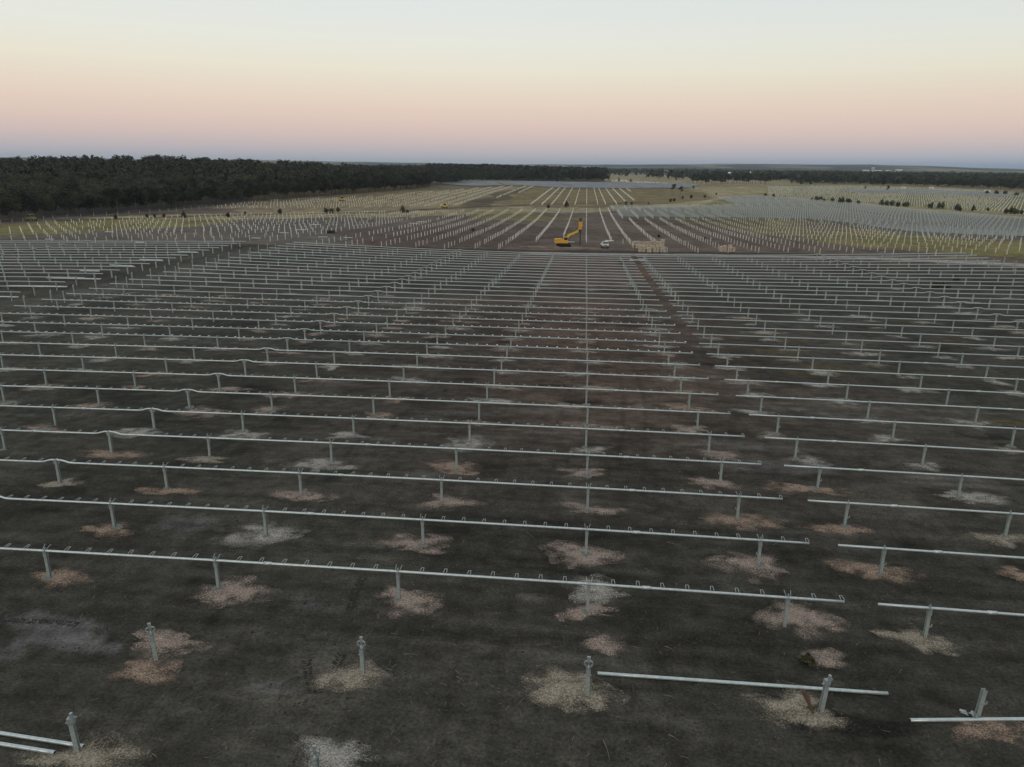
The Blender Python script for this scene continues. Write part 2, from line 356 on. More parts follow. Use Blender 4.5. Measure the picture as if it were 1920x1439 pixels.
ALB = ALB*(1+.6*(n4-.5)+.8*(n3-.5)+.7*(n1-.5))[:, None]
ALB = np.clip(ALB, .008, .8)
gm = bpy.data.materials.new('ground_soil'); gm.use_nodes = True; t = gm.node_tree; b = t.nodes['Principled BSDF']
b.inputs['Roughness'].default_value = .95; b.inputs['Specular IOR Level'].default_value = .08
at_ = N(t, 'ShaderNodeAttribute', attribute_name='soil'); g = N(t, 'ShaderNodeNewGeometry')
def noise(sc, det, vec=None):
    n = N(t, 'ShaderNodeTexNoise'); n.inputs['Scale'].default_value = sc; n.inputs['Detail'].default_value = det; n.inputs['Roughness'].default_value = .62
    t.links.new(vec or g.outputs['Position'], n.inputs['Vector']); return n
a1 = noise(9, 7); a2 = noise(1.3, 4); vm = N(t, 'ShaderNodeVectorMath', operation='MULTIPLY'); vm.inputs[1].default_value = (.45, 1.7, 1)
t.links.new(g.outputs['Position'], vm.inputs[0]); a3 = noise(.8, 6, vm.outputs[0])
def mth(op, a, b=None, c=None):
    n = N(t, 'ShaderNodeMath', operation=op)
    for i, v in enumerate((a, b, c)):
        if v is None: continue
        if isinstance(v, (int, float)): n.inputs[i].default_value = v
        else: t.links.new(v, n.inputs[i])
    return n.outputs[0]
def mrng(v, a, b_, c, d):
    n = N(t, 'ShaderNodeMapRange'); t.links.new(v, n.inputs['Value'])
    for k, q in zip(('From Min', 'From Max', 'To Min', 'To Max'), (a, b_, c, d)): n.inputs[k].default_value = q
    return n.outputs[0]
f1 = mth('MULTIPLY', mrng(a1.outputs['Fac'], .32, .68, .58, 1.42), mrng(a2.outputs['Fac'], .3, .7, .72, 1.28))
f1 = mth('MULTIPLY', f1, mrng(a3.outputs['Fac'], .3, .7, .68, 1.32))
vo = N(t, 'ShaderNodeTexVoronoi'); vo.inputs['Scale'].default_value = 3.2; t.links.new(g.outputs['Position'], vo.inputs['Vector'])
sp = mrng(vo.outputs['Distance'], .03, .07, 1., 0.)
vk = mrng(a2.outputs['Fac'], .5, .62, 0., 1.); spk = mth('MULTIPLY', sp, vk)
vs_ = N(t, 'ShaderNodeVectorMath', operation='SCALE'); t.links.new(at_.outputs['Vector'], vs_.inputs[0]); t.links.new(f1, vs_.inputs['Scale'])
mx2 = N(t, 'ShaderNodeMix', data_type='RGBA'); t.links.new(spk, mx2.inputs[0]); t.links.new(vs_.outputs[0], mx2.inputs[6]); mx2.inputs[7].default_value = (.16, .145, .125, 1)
t.links.new(mx2.outputs[2], b.inputs['Base Color'])
bp = N(t, 'ShaderNodeBump'); bp.inputs['Strength'].default_value = .35; bp.inputs['Distance'].default_value = .05
hh = mth('ADD', a1.outputs['Fac'], mth('MULTIPLY', a3.outputs['Fac'], 1.4)); t.links.new(hh, bp.inputs['Height']); t.links.new(bp.outputs[0], b.inputs['Normal'])
gme = npmesh('ground', V, Fq, gm, True)
ca = gme.color_attributes.new('soil', 'FLOAT_COLOR', 'POINT'); ca.data.foreach_set('color', np.concatenate([ALB, np.ones((len(ALB), 1))], 1).astype(np.float32).ravel())
tag(put('ground', gme), kind='structure')
def gzn(xx, yy):
    """height of the ground sheet with its small bumps"""
    z = float(terr(xx, yy)); k = float(1-sst(120, 260, math.hypot(xx, yy)))
    return z+k*float(.10*(fbm(xx/3.1, yy/3.1, 21, 3)-.5)+.05*(fbm(xx/.7, yy/.7, 5, 2)-.5))

# ------------------------------------------------------------------ tracker rows
HB = 1.383
def ztube(x, y): return gz(x, y)+HB
def mesh_of(fn, name, mats, smooth=False):
    b = MB(); fn(b); o = b.build(name, mats, None, smooth); me = o.data; bpy.data.objects.remove(o); return me
def f_post(b, h=1.36, w=.13, d=.10):
    b.box((0, 0, h/2-.15), (.012, d, h+.3))
    for s in (-1, 1): b.box((0, s*(d/2+.006), h/2-.15), (w, .012, h+.3))
ME_post = mesh_of(f_post, 'post', M_post)
ME_postd = mesh_of(lambda b: (f_post(b, 1.52, .15, .13)), 'post', M_post)
def f_bearing(b):       # origin at the tube centre line
    b.box((0, -.085, -.17), (.15, .012, .26)); b.box((0, .085, -.17), (.15, .012, .26))
    n = 12
    for k in range(n):   # ring round the tube
        t0 = 2*math.pi*k/n; t1 = 2*math.pi*(k+1)/n; r = .105
        b.bar((0, r*math.cos(t0), r*math.sin(t0)), (0, r*math.cos(t1), r*math.sin(t1)), .05, .022)
    b.box((0, 0, .13), (.05, .05, .07))
def f_hooks(b):
    for s in (-1, 1):
        b.bar((s*.09, -.05, .06), (s*.13, .22, .20), .02); b.bar((s*.13, .22, .20), (s*.14, .30, .13), .02)
ME_bear = mesh_of(lambda b: (f_bearing(b), f_hooks(b)), 'bearing', M_galv)
ME_bear0 = mesh_of(f_bearing, 'bearing', M_galv)
def f_drive(b):
    b.box((0, 0, -.12), (.15, .13, .16)); b.bar((0, -.09, 0), (0, .09, 0), .15, n=12)
    for s in (-1, 1): b.bar((s*.06, 0, -.32), (s*.20, 0, -.10), .06)
ME_drive = mesh_of(f_drive, 'drive_gearbox', M_galv)
def f_brk(b):          # module clip rail: U shaped, seen standing off behind the tube
    for s in (-1, 1): b.bar((s*.07, .02, .065), (s*.05, .31, .085), .022)
    b.box((0, .31, .082), (.12, .022, .025))
ME_brk = mesh_of(f_brk, 'module_bracket', M_galv)
def f_side(b):
    b.box((.11, 0, 0), (.12, .02, .05)); b.box((.16, 0, .04), (.03, .05, .10)); b.box((.085, 0, -.05), (.05, .02, .05))
ME_side = mesh_of(f_side, 'side_bracket', M_galv)
ME_sidel = mesh_of(lambda b: (b.box((-.11, 0, 0), (.12, .02, .05)), b.box((-.15, 0, .05), (.03, .05, .11)), b.box((-.085, 0, -.05), (.05, .02, .05))), 'side_bracket', M_galv)
def f_collar(b):
    n = 14; vs = [(0, 0, .07)]
    for r, z in ((.16, .065), (.27, .05), (.33, -.05)):
        for k in range(n):
            a = 2*math.pi*k/n; q = r*(1+.16*math.sin(3*a+1)+.1*math.sin(5*a)); vs.append((q*math.cos(a), q*math.sin(a), z))
    fs = [(0, 1+k, 1+(k+1) % n) for k in range(n)]
    for j in (0, 1): fs += [(1+j*n+k, 1+(j+1)*n+k, 1+(j+1)*n+(k+1) % n, 1+j*n+(k+1) % n) for k in range(n)]
    b.add(vs, fs)
ME_coll = mesh_of(f_collar, 'concrete_collar', M_conc)
n_tab = 0; TABLES = []
def table(kind, r, xa, xb, posts, hump, lab, group):
    global n_tab
    n_tab += 1
    y = rowy(r); xm = hump if hump is not None else (xa+xb)/2
    root = thing('tracker_row', (xm, y, gz(xm, y)), 0, lab, 'tracker row', group); o = root.location
    L = lambda x_, y_, z_: (x_-o.x, y_-o.y, z_-o.z)
    # the tube, following the ground from post to post with an arch over the drive post
    xs = sorted(set([xa, xb]+[p for p in posts if xa < p < xb]+([hump+d for d in (-1.1, -.8, -.55, -.3, 0, .3, .55, .8, 1.1)] if hump is not None else [])))
    pts = []
    for q in xs:
        z = ztube(q, y)
        if hump is not None and abs(q-hump) < 1.05: z += .155*(1-sst(.25, .95, abs(q-hump)))
        pts.append(L(q, y, z))
    b = MB(); b.path(pts, .112 if r < 9 else .112+.003*min(r-9, 14), 8 if r < 10 else 6)
    brk = kind == 'mid' and r <= 15
    bx = []
    if brk:
        allp = sorted(posts+[hump])
        for a_, c_ in zip(allp, allp[1:]):
            n = int(round((c_-a_)/1.02)); bx += [a_+(c_-a_)*(i+.15*(1 if i == 0 else 0))/n for i in range(1, n)]
        bx += [posts[-1]+1.05, xb-.06]
        if r > 9:
            for q in bx:
                z = ztube(q, y)-o.z
                b.box((q-o.x, .16, z+.085), (.13, .42, .03))
    if r <= 10:       # tube couplings
        for q in [p+2.4 for p in posts if xa < p+2.4 < xb][::2]:
            z = ztube(q, y)-o.z; b.bar((q-o.x-.18, 0, z), (q-o.x+.18, 0, z), .155, n=8)
    tb = b.build('torque_tube', M_tube, root, r < 10)
    if brk and r <= 9:
        for q in bx:
            if not inframe(q, y, ztube(q, y), 60): continue
            put('module_bracket', ME_brk, root, L(q, y, ztube(q, y)-.0), (random.uniform(-.05, .05), 0, random.uniform(-.05, .05)))
    for i, q in enumerate(sorted(posts+([hump] if hump is not None else []))):
        g0 = gzn(q, y) if r < 16 else gz(q, y); zt = ztube(q, y); dr = q == hump
        if dr: zt += .155
        h = zt-g0
        if r <= 18:
            p = put('post', ME_postd if dr else ME_post, root, L(q, y, zt-(1.52 if dr else 1.36)-.08), (random.uniform(-.012, .012), random.uniform(-.02, .02), random.uniform(-.06, .06)))
            hd = put('drive_gearbox' if dr else 'bearing', ME_drive if dr else (ME_bear if r < 12 and kind == 'mid' else ME_bear0), p, (0, 0, (1.52 if dr else 1.36)+.08))
            if r <= 10:
                if random.random() < .85:
                    c = put('concrete_collar', ME_coll, p, (random.uniform(-.1, .1), random.uniform(-.1, .05), g0-(zt-(1.52 if dr else 1.36)-.08)), (0, 0, random.uniform(0, 6)))
                    k = random.uniform(.5, 1.25); c.scale = (k, k, 1)
                if kind == 'mid' and q == posts[-1]: put('side_bracket', ME_sidel, p, (0, -.05, .72))
                if kind == 'right' and i == 0: put('side_bracket', ME_side, p, (0, -.05, .62))
        else:
            bb = MB(); bb.bar((0, 0, -.1), (0, 0, h-.05), .20, .16)
            bb.box((0, 0, h), (.20, .22, .24)); bb.build('post', M_post, root).location = L(q, y, g0)
    TABLES.append(root); return root
MIDP = [-71.0, -62.8, -54.6, -46.4, -38.2, -23.87, -15.68, -7.48, .71, 8.91]
RGTP = [14.62, 22.82, 31.02, 39.21, 47.41, 61.9, 70.1, 78.3, 86.5]
def jit(L, s=.06): return [q+random.uniform(-s, s) for q in L]
for r in range(1, 34):
    if r == 33: continue
    near_ = 'frontmost' if r == 1 else od(r)+' row from the front'
    if r <= 31 or True:
        table('mid', r, -73.21, 11.19, jit(MIDP), -30.59, (('frontmost continuous' if r == 1 else od(r))+' galvanised tube row '+('of the centre block, brackets along it' if r == 1 else 'counted back in the centre block'+(', brackets along it' if r < 13 else ''))), 'tracker rows of the centre block')
    table('right', r, 12.53, 88.7, jit(RGTP), 55.2, ('frontmost' if r == 1 else od(r))+' smooth steel tube row '+('of the right-hand block' if r == 1 else 'counted back in the right-hand block'), 'tracker rows of the right-hand block')
for k, r in enumerate(range(10, 32)):
    le = X0-81.85+.95-.205*(r-15); ce = le-41.8
    pp = [le-1.6-8.2*i for i in range(5)]+[ce-7.6-8.2*i for i in range(5)]
    table('left', r, ce-42.3, le, sorted(jit(pp)), ce, ('nearest' if k == 0 else od(k+1))+' steel tube row '+('of' if k == 0 else 'counted back in')+' the left block beyond the lane', 'tracker rows of the left block')

# ------------------------------------------------------------------ piles without a tube
def f_head(b, s=1.):
    f_bearing(b)
    b.box((0, 0, .26), (.10, .05, .24)); b.box((0, -.02, .40), (.12, .07, .06))
    for q in (-1, 1):
        b.bar((q*.05, -.03, .02), (q*.15, -.03, .12), .045); b.bar((q*.15, -.03, .12), (q*.13, -.03, .22), .045); b.bar((q*.13, -.03, .22), (q*.04, -.03, .27), .045)
    b.box((0, -.11, -.22), (.13, .03, .16)); b.bar((-.10, -.12, -.26), (.10, -.12, -.26), .035)
ME_head = mesh_of(f_head, 'bearing_head', M_galv)
ME_heads = mesh_of(lambda b: (b.box((0, 0, .02), (.20, .16, .20)), b.bar((-.16, -.02, -.06), (.18, .0, .14), .05), b.box((.05, -.02, .2), (.08, .1, .22))), 'bearing_head', M_galv)
def lone(x_, y_, h, lab, group, head=1, lean=0, rz=0, side=0):
    g0 = gzn(x_, y_); t_ = thing('steel_pile', (x_, y_, g0), rz, lab, 'steel pile', group)
    b = MB(); f_post(b, h, .14, .12); po = b.build('post', M_post, t_); t_.rotation_euler = (0, lean, rz)
    if head: put('bearing_head', ME_head if head == 1 else ME_heads, t_, (0, 0, h+.10))
    if side: put('side_bracket', ME_side, t_, (0, -.05, side))
    return t_
y0_ = rowy(0); ym = rowy(-1)
GF = 'steel piles still without a tube at the very front'
lone(*pt(293, 1237), 1.12, 'left steel pile with a tangled bearing head, pinkish spoil behind it', GF, 1, -.04, .5)
lone(*pt(681, 1265), 1.12, 'bare steel pile with bearing head, pale gravel patch to its left', GF, 1)
lone(*pt(1101, 1305), 1.12, 'bare steel pile with bearing head just left of the long loose tube', GF, 1)
lone(*pt(1539, 1335), 1.12, 'steel pile with bearing head standing in front of the long loose tube', GF, 2, .05, .2)
lone(*pt(146, 1408), 1.08, 'stout steel pile at the bottom left beside two loose tubes', GF, 2, -.03, .2)
lone(*pt(596, 1480), 1.12, 'steel pile cut off by the bottom edge left of centre', GF, 1)
lone(*pt(1099, 1530), 1.12, 'steel pile whose head just shows at the bottom edge, centre', GF, 1)
t_ = lone(*pt(1831, 1346), 1.16, 'headless greenish steel pile leaning right, fittings piled at its foot', GF, 0, .05, .1, .62)
b = MB()
for k in range(9):
    a = random.uniform(0, 6.3); b.box((-.15+random.uniform(-.22, .2), -.1+random.uniform(-.1, .12), random.uniform(.04, .2)), (.20, .05, .07), Matrix.Rotation(a, 3, 'Z') @ Matrix.Rotation(random.uniform(-1, 1), 3, 'X'))
fx_ = b.build('steel_fittings', M_galv); px_, py_ = pt(1822, 1342); fx_.location = (px_, py_, gzn(px_, py_)); tag(fx_, 'heap of steel fittings at the foot of the headless pile', 'fittings')

# posts standing in the lane at the left ends of the centre rows
k = 0
for r in range(12, 31):
    y = rowy(r); k += 1
    lone(-73.2-2.7+random.uniform(-.2, .2), y+.3, 1.45, 'short lane pile with forked head, %s from the near end of its line' % od(k), 'piles beside the lane at left', 2, random.uniform(-.04, .04))
k = 0
for r in (15, 18, 21, 24, 27, 30):
    k += 1; lone(-73.2-.6, rowy(r)+.2, 1.75, 'taller bare lane pile, %s from the near end, touching a tube end' % od(k), 'tall bare piles beside the lane', 0, random.uniform(-.03, .03))
k = 0
for x_, y_ in [(1903, 502), (1899, 509), (1882, 494), (1861, 498), (1879, 503), (1839, 497)]:
    k += 1; a_, b_ = pt(x_, y_); lone(a_, b_, 1.5, 'lone pile right of the right-hand block, %s of its little group' % od(k), 'lone piles past the end of the right block', 0)

# tubes lying on the ground
def lying(a, c, lab, w=.135, end=None, z=.07):
    A_ = pt(*a); B_ = pt(*c); b = MB(); n = 7; pts = []
    x0_, y0__, zz = A_[0], A_[1], gzn(*A_)
    for i in range(n):
        f = i/(n-1); X_ = A_[0]+(B_[0]-A_[0])*f; Y_ = A_[1]+(B_[1]-A_[1])*f; pts.append((X_-x0_, Y_-y0__, max(gzn(*A_)*(1-f)+gzn(*B_)*f, gzn(X_, Y_)-.03)-zz+w/2+z-.07))
    b.path(pts, w, 8)
    if w > .1:      # dark discs on the ends stand in for the shade inside the hollow tube
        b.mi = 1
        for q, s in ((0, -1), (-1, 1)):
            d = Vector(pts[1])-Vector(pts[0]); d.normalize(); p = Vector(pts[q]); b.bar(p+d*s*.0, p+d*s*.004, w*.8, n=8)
    o = b.build('torque_tube', [M_tube, M_dark], None, True); o.location = (x0_, y0__, zz); tag(o, lab, 'steel tube', 'loose torque tubes lying on the ground'); return o
lying((1120, 1266), (1664, 1304), 'long loose steel tube on the dirt between two front piles')
lying((-60, 1368), (157, 1402), 'loose steel tube behind the stout pile at the bottom left')
lying((-60, 1388), (103, 1414), 'loose steel tube nearest the bottom left corner')
lying((1706, 1354), (2040, 1350), 'loose steel tube at the bottom right, in front of the headless pile')
for k, (a, c, w) in enumerate([((88, 523.5), (190, 526), .3), ((13, 538.5), (127, 540.5), .3), ((-60, 557), (36, 560), .25), ((206, 499.5), (251, 501.5), .3), ((150, 510), (188, 511), .3), ((262, 489), (305, 490), .3), ((320, 480), (352, 481), .3), ((333, 474), (370, 475), .3)]):
    lying(a, c, 'bundle of tubes laid on the dirt at a left row end, %s nearest' % od(k+1), w, z=.1)
lying((1180, 489.5), (1211, 490), 'bright short tube lying across the gap behind the centre block', .3, z=.1)
lying((1134, 454.3), (1151, 454.8), 'stack of white tubes lying just behind the small truck', .55, z=.2)
for k, (x_, y_) in enumerate([(93, 450), (262, 456), (205, 436), (590, 422), (565, 432), (533, 438), (652, 447), (605, 446), (775, 420), (790, 417), (480, 448), (960+108, 455)]):
    lying((x_-8, y_), (x_+9, y_+.3), 'white tube lying among the bare piles left of the excavator, %s of twelve' % od(k+1), .3, z=.1)

# ------------------------------------------------------------------ drilling spoil round the posts
def spoil_mat(name, a, c):
    m = bpy.data.materials.new(name); m.use_nodes = True; t = m.node_tree; b = t.nodes['Principled BSDF']
    b.inputs['Roughness'].default_value = .95; b.inputs['Specular IOR Level'].default_value = .1
    g = N(t, 'ShaderNodeNewGeometry'); n = N(t, 'ShaderNodeTexNoise'); n.inputs['Scale'].default_value = 13; n.inputs['Detail'].default_value = 6; n.inputs['Roughness'].default_value = .8
    t.links.new(g.outputs['Position'], n.inputs['Vector'])
    r = ramp(t, [(.30, tuple(v*.3 for v in a)), (.47, a), (.64, c)]); t.links.new(n.outputs['Fac'], r.inputs[0]); t.links.new(r.outputs[0], b.inputs['Base Color'])
    at_ = N(t, 'ShaderNodeAttribute', attribute_name='cover'); n2 = N(t, 'ShaderNodeTexNoise'); n2.inputs['Scale'].default_value = 17; n2.inputs['Detail'].default_value = 8; n2.inputs['Roughness'].default_value = .8
    t.links.new(g.outputs['Position'], n2.inputs['Vector'])
    ad = N(t, 'ShaderNodeMath', operation='ADD'); am = N(t, 'ShaderNodeMath', operation='MULTIPLY_ADD'); t.links.new(n2.outputs['Fac'], am.inputs[0]); am.inputs[1].default_value = 2.0; am.inputs[2].default_value = -.5; t.links.new(at_.outputs['Fac'], ad.inputs[0]); t.links.new(am.outputs[0], ad.inputs[1])
    mr = N(t, 'ShaderNodeMapRange'); mr.inputs['From Min'].default_value = .60; mr.inputs['From Max'].default_value = 1.08; t.links.new(ad.outputs[0], mr.inputs['Value'])
    tr = N(t, 'ShaderNodeBsdfTransparent'); mx = N(t, 'ShaderNodeMixShader'); t.links.new(mr.outputs[0], mx.inputs[0]); t.links.new(tr.outputs[0], mx.inputs[1]); t.links.new(b.outputs[0], mx.inputs[2])
    bp = N(t, 'ShaderNodeBump'); bp.inputs['Strength'].default_value = .7; bp.inputs['Distance'].default_value = .04; t.links.new(n.outputs['Fac'], bp.inputs['Height']); t.links.new(bp.outputs[0], b.inputs['Normal'])
    t.links.new(mx.outputs[0], t.nodes['Material Output'].inputs[0]); return m
SM = {'pink': spoil_mat('pinkish_spoil', (.25, .195, .165), (.54, .455, .40)), 'orange': spoil_mat('orange_spoil', (.235, .17, .13), (.50, .395, .32)),
      'pale': spoil_mat('pale_spoil', (.27, .255, .23), (.58, .555, .52)), 'straw': spoil_mat('straw_spoil', (.24, .21, .165), (.51, .455, .375))}
n_sp = 0
def spoil(x_, y_, rx, ry, hue, lab, k=1.):
    global n_sp
    n_sp += 1
    n, m = 44, 14; sd = n_sp*7; vs = []; cov = []; z0 = gzn(x_, y_)
    vs.append((0, 0, .05)); cov.append(.62*k)
    for j in range(1, m+1):
        f = j/m
        for i in range(n):
            a = 2*math.pi*i/n; q = f*(1.25+1.0*(float(fbm(math.cos(a)*1.3+sd, math.sin(a)*1.3, 4, 4))-.5)*2)
            X_ = q*rx*math.cos(a); Y_ = q*ry*math.sin(a); c = .62*(1-f**1.5)+.85*(float(fbm((x_+X_)*1.9, (y_+Y_)*2.6, sd, 4))-.5)
            if j == m: c = -.6
            vs.append((X_, Y_, gzn(x_+X_, y_+Y_)-z0+.012+.055*(1-f)*float(fbm((x_+X_)*2, (y_+Y_)*2, 9, 2)+.4))); cov.append(c*k if c > 0 else c)
    fs = [(0, 1+i, 1+(i+1) % n) for i in range(n)]
    for j in range(m-1): fs += [(1+j*n+i, 1+(j+1)*n+i, 1+(j+1)*n+(i+1) % n, 1+j*n+(i+1) % n) for i in range(n)]
    me = bpy.data.meshes.new('spoil_patch'); me.from_pydata(vs, [], fs); me.materials.append(SM[hue])
    at = me.attributes.new('cover', 'FLOAT', 'POINT'); at.data.foreach_set('value', cov); me.polygons.foreach_set('use_smooth', [True]*len(fs)); me.update()
    o = put('spoil_patch', me, None, (x_, y_, z0)); tag(o, lab, 'soil patch', 'patches of drilling spoil at the feet of the posts'); return o
HN = {'pink': 'pinkish', 'orange': 'orange-brown', 'pale': 'pale grey', 'straw': 'straw-coloured'}
# the nearest ones as the photo shows them: centre px, half width m, half depth m, hue
SP = [((110, 1083), 1.0, .5, 'orange'), ((430, 1112), 1.25, .85, 'pink'), ((762, 1122), 1.0, .75, 'pink'), ((1120, 1110), 1.0, .8, 'pale'), ((1105, 1150), .9, .35, 'pink'), ((1500, 1160), 1.05, .9, 'pink'),
      ((1715, 1200), 1.15, .45, 'straw'), ((320, 1208), 1.2, .45, 'pink'), ((270, 1255), .9, .45, 'orange'), ((660, 1268), 1.0, .6, 'straw'), ((1075, 1300), 1.15, .75, 'straw'), ((1135, 1213), .7, .35, 'pink'),
      ((1490, 1325), 1.1, .55, 'straw'), ((1545, 1350), .9, .3, 'straw'), ((1860, 1368), 1.0, .4, 'orange'), ((150, 1425), 1.4, .5, 'straw'), ((630, 1420), 1.1, .5, 'pale'), ((1545, 1235), .75, .3, 'pink'),
      ((500, 1002), 1.5, .9, 'pale'), ((200, 995), 1.3, .4, 'orange'), ((775, 1022), 1.35, .7, 'pink'), ((1095, 1040), 1.3, .75, 'pink'), ((1415, 1060), 1.2, .9, 'pink'), ((1640, 1072), 1.2, .5, 'orange'), ((1910, 1078), .6, .4, 'orange'),
      ((115, 910), 1.2, .6, 'straw'), ((330, 921), 1.4, .35, 'orange'), ((570, 932), 1.3, .5, 'pink'), ((838, 941), 1.3, .55, 'pink'), ((1110, 958), 1.3, .65, 'pink'), ((1390, 980), 1.4, .8, 'orange'), ((1573, 993), 1.4, .45, 'orange'), ((1870, 1012), 1.3, .4, 'straw'),
      ((200, 852), 1.6, .5, 'orange'), ((380, 862), 1.2, .3, 'straw'), ((605, 873), 1.4, .6, 'pale'), ((853, 879), 1.4, .7, 'orange'), ((1090, 889), 1.4, .75, 'pink'), ((1335, 906), 1.3, .6, 'pink'), ((1518, 917), 1.5, .6, 'orange'), ((1812, 933), 1.4, .4, 'pale')]
for i, (p_, rx, ry, hu) in enumerate(SP):
    lab = '%s spoil patch %s, %s patch counted from the front' % (HN[hu], 'on the left' if p_[0] < 640 else 'in the middle' if p_[0] < 1280 else 'on the right', od(i+1))
    spoil(*pt(*p_), rx*1.25, ry*(1.7 if ry < .6 else 1.4), hu, lab)
for r in range(5, 24):
    y = rowy(r); cnt = 0
    for kind, L_ in (('centre', MIDP+[-30.59]), ('right', RGTP+[55.2])):
        for q in sorted(L_):
            if not inframe(q, y, gz(q, y), 20): continue
            cnt += 1
            pr = .98 if (kind == 'centre' and r < 13) else .88
            if r > 17: pr *= .55
            if random.random() > pr: continue
            if kind == 'centre': hu = random.choice(['pink', 'pink', 'orange', 'pale', 'pale'] if q > -45 else ['pale', 'pale', 'pink', 'straw'])
            else: hu = random.choice(['pale', 'pale', 'pale', 'straw'])
            w_ = random.uniform(1.1, 2.1); spoil(q+random.uniform(-.8, .9), y+random.uniform(-.9, .5), w_, random.uniform(.7, 1.3), hu,
                '%s spoil patch, %s visible post, %s tube row from the front' % (HN[hu], od(cnt), od(r)), random.uniform(.75, 1.0))

# ------------------------------------------------------------------ small litter, tracks, dead wood
def stick(px1, py1, px2, py2, w, m, lab, bend=.05):
    A_ = pt(px1, py1); B_ = pt(px2, py2); b = MB(); pts = []; ws = []
    nx_, ny_ = -(B_[1]-A_[1]), B_[0]-A_[0]
    for i in range(6):
        f = i/5; s = math.sin(f*math.pi)*bend; X_ = A_[0]+(B_[0]-A_[0])*f+nx_*s; Y_ = A_[1]+(B_[1]-A_[1])*f+ny_*s
        pts.append((X_-A_[0], Y_-A_[1], gzn(X_, Y_)-gzn(*A_)+w*.5)); ws.append(w*(1-.5*f))
    b.path(pts, ws, 5); o = b.build('stick', m); o.location = (A_[0], A_[1], gzn(*A_)); tag(o, lab, 'stick', 'dry sticks on the bare ground')
for i, q in enumerate([(1131, 1389, 1143, 1427, .04, .04), (756, 1227, 784, 1228, .035, .08), (856, 1270, 870, 1279, .035, .05), (974, 1320, 982, 1311, .03, .05), (1246, 1213, 1263, 1223, .035, .15), (442, 1293, 463, 1293, .03, .03),
                       (1253, 1378, 1274, 1391, .035, .1), (1784, 1368, 1796, 1386, .035, .05), (1405, 975, 1413, 988, .05, 0), (1310, 971, 1365, 980, .035, .04), (1250, 1017, 1288, 1030, .03, .05), (987, 998, 998, 1007, .03, .05),
                       (1560, 1330, 1573, 1333, .03, .05), (1450, 1023, 1463, 1015, .04, 0), (1210, 1066, 1216, 1074, .03, .1), (1605, 1211, 1613, 1204, .03, 0), (1580, 1063, 1597, 1054, .04, 0), (1019, 1353, 1021, 1344, .03, 0), (1636, 1291, 1650, 1301, .03, .1), (285, 1415, 294, 1422, .04, .1)]):
    side = 'left' if q[0] < 640 else 'middle' if q[0] < 1280 else 'right'
    stick(*q[:4], q[4], M_stick, 'thin dry stick on dark soil toward the %s, %s of the scattered sticks' % (side, od(i+1)), q[5])
stick(1508, 1303, 1524, 1340, .17, M_rust, 'rusty steel beam lying beside the front pile', 0); 
stick(1186, 1284, 1190, 1318, .15, M_wood, 'dark weathered plank lying below the long loose tube', 0)
for o in list(C.objects):
    if o.get('label', '').startswith('rusty steel beam'): o.name = 'steel_beam'; o['category'] = 'beam'; del o['group']
    if o.get('label', '').startswith('dark weathered plank'): o.name = 'plank'; o['category'] = 'plank'; del o['group']
M_tread = mat('churned_soil', (.030, .028, .024), .95, 0, (.016, .015, .013), 9, .4)
def tyre(L_, w, name_lab):
    Q = [pt(a, b_) for a, b_ in L_]; b = MB(); s = 0; sgn = 1
    for (ax, ay), (bx_, by_) in zip(Q, Q[1:]):
        d = math.hypot(bx_-ax, by_-ay); n = max(1, int(d/.13)); ux, uy = (bx_-ax)/d, (by_-ay)/d
        for i in range(n):
            X_ = ax+ux*d*i/n; Y_ = ay+uy*d*i/n
            for sd in (-1, 1):
                cx = X_-uy*sd*w*.25; cy = Y_+ux*sd*w*.25; an = math.atan2(uy, ux)+sd*.6
                if random.random() < .08: continue
                cx += random.uniform(-.03, .03); cy += random.uniform(-.03, .03)
                b.box((cx, cy, gzn(cx, cy)-.004), (.04+.05*random.random(), w*random.uniform(.3, .55), .02+.012*random.random()), Matrix.Rotation(an+random.uniform(-.2, .2), 3, 'Z'))
    o = b.build('tyre_track', M_tread); tag(o, kind='structure')
tyre([(680, 1085), (666, 1110), (655, 1146)], .42, '')
tyre([(640, 1228), (628, 1255), (607, 1282), (590, 1302)], .42, '')
tyre([(575, 1240), (578, 1270), (588, 1302)], .36, '')
tyre([(-20, 1161), (60, 1165), (150, 1171)], .34, '')
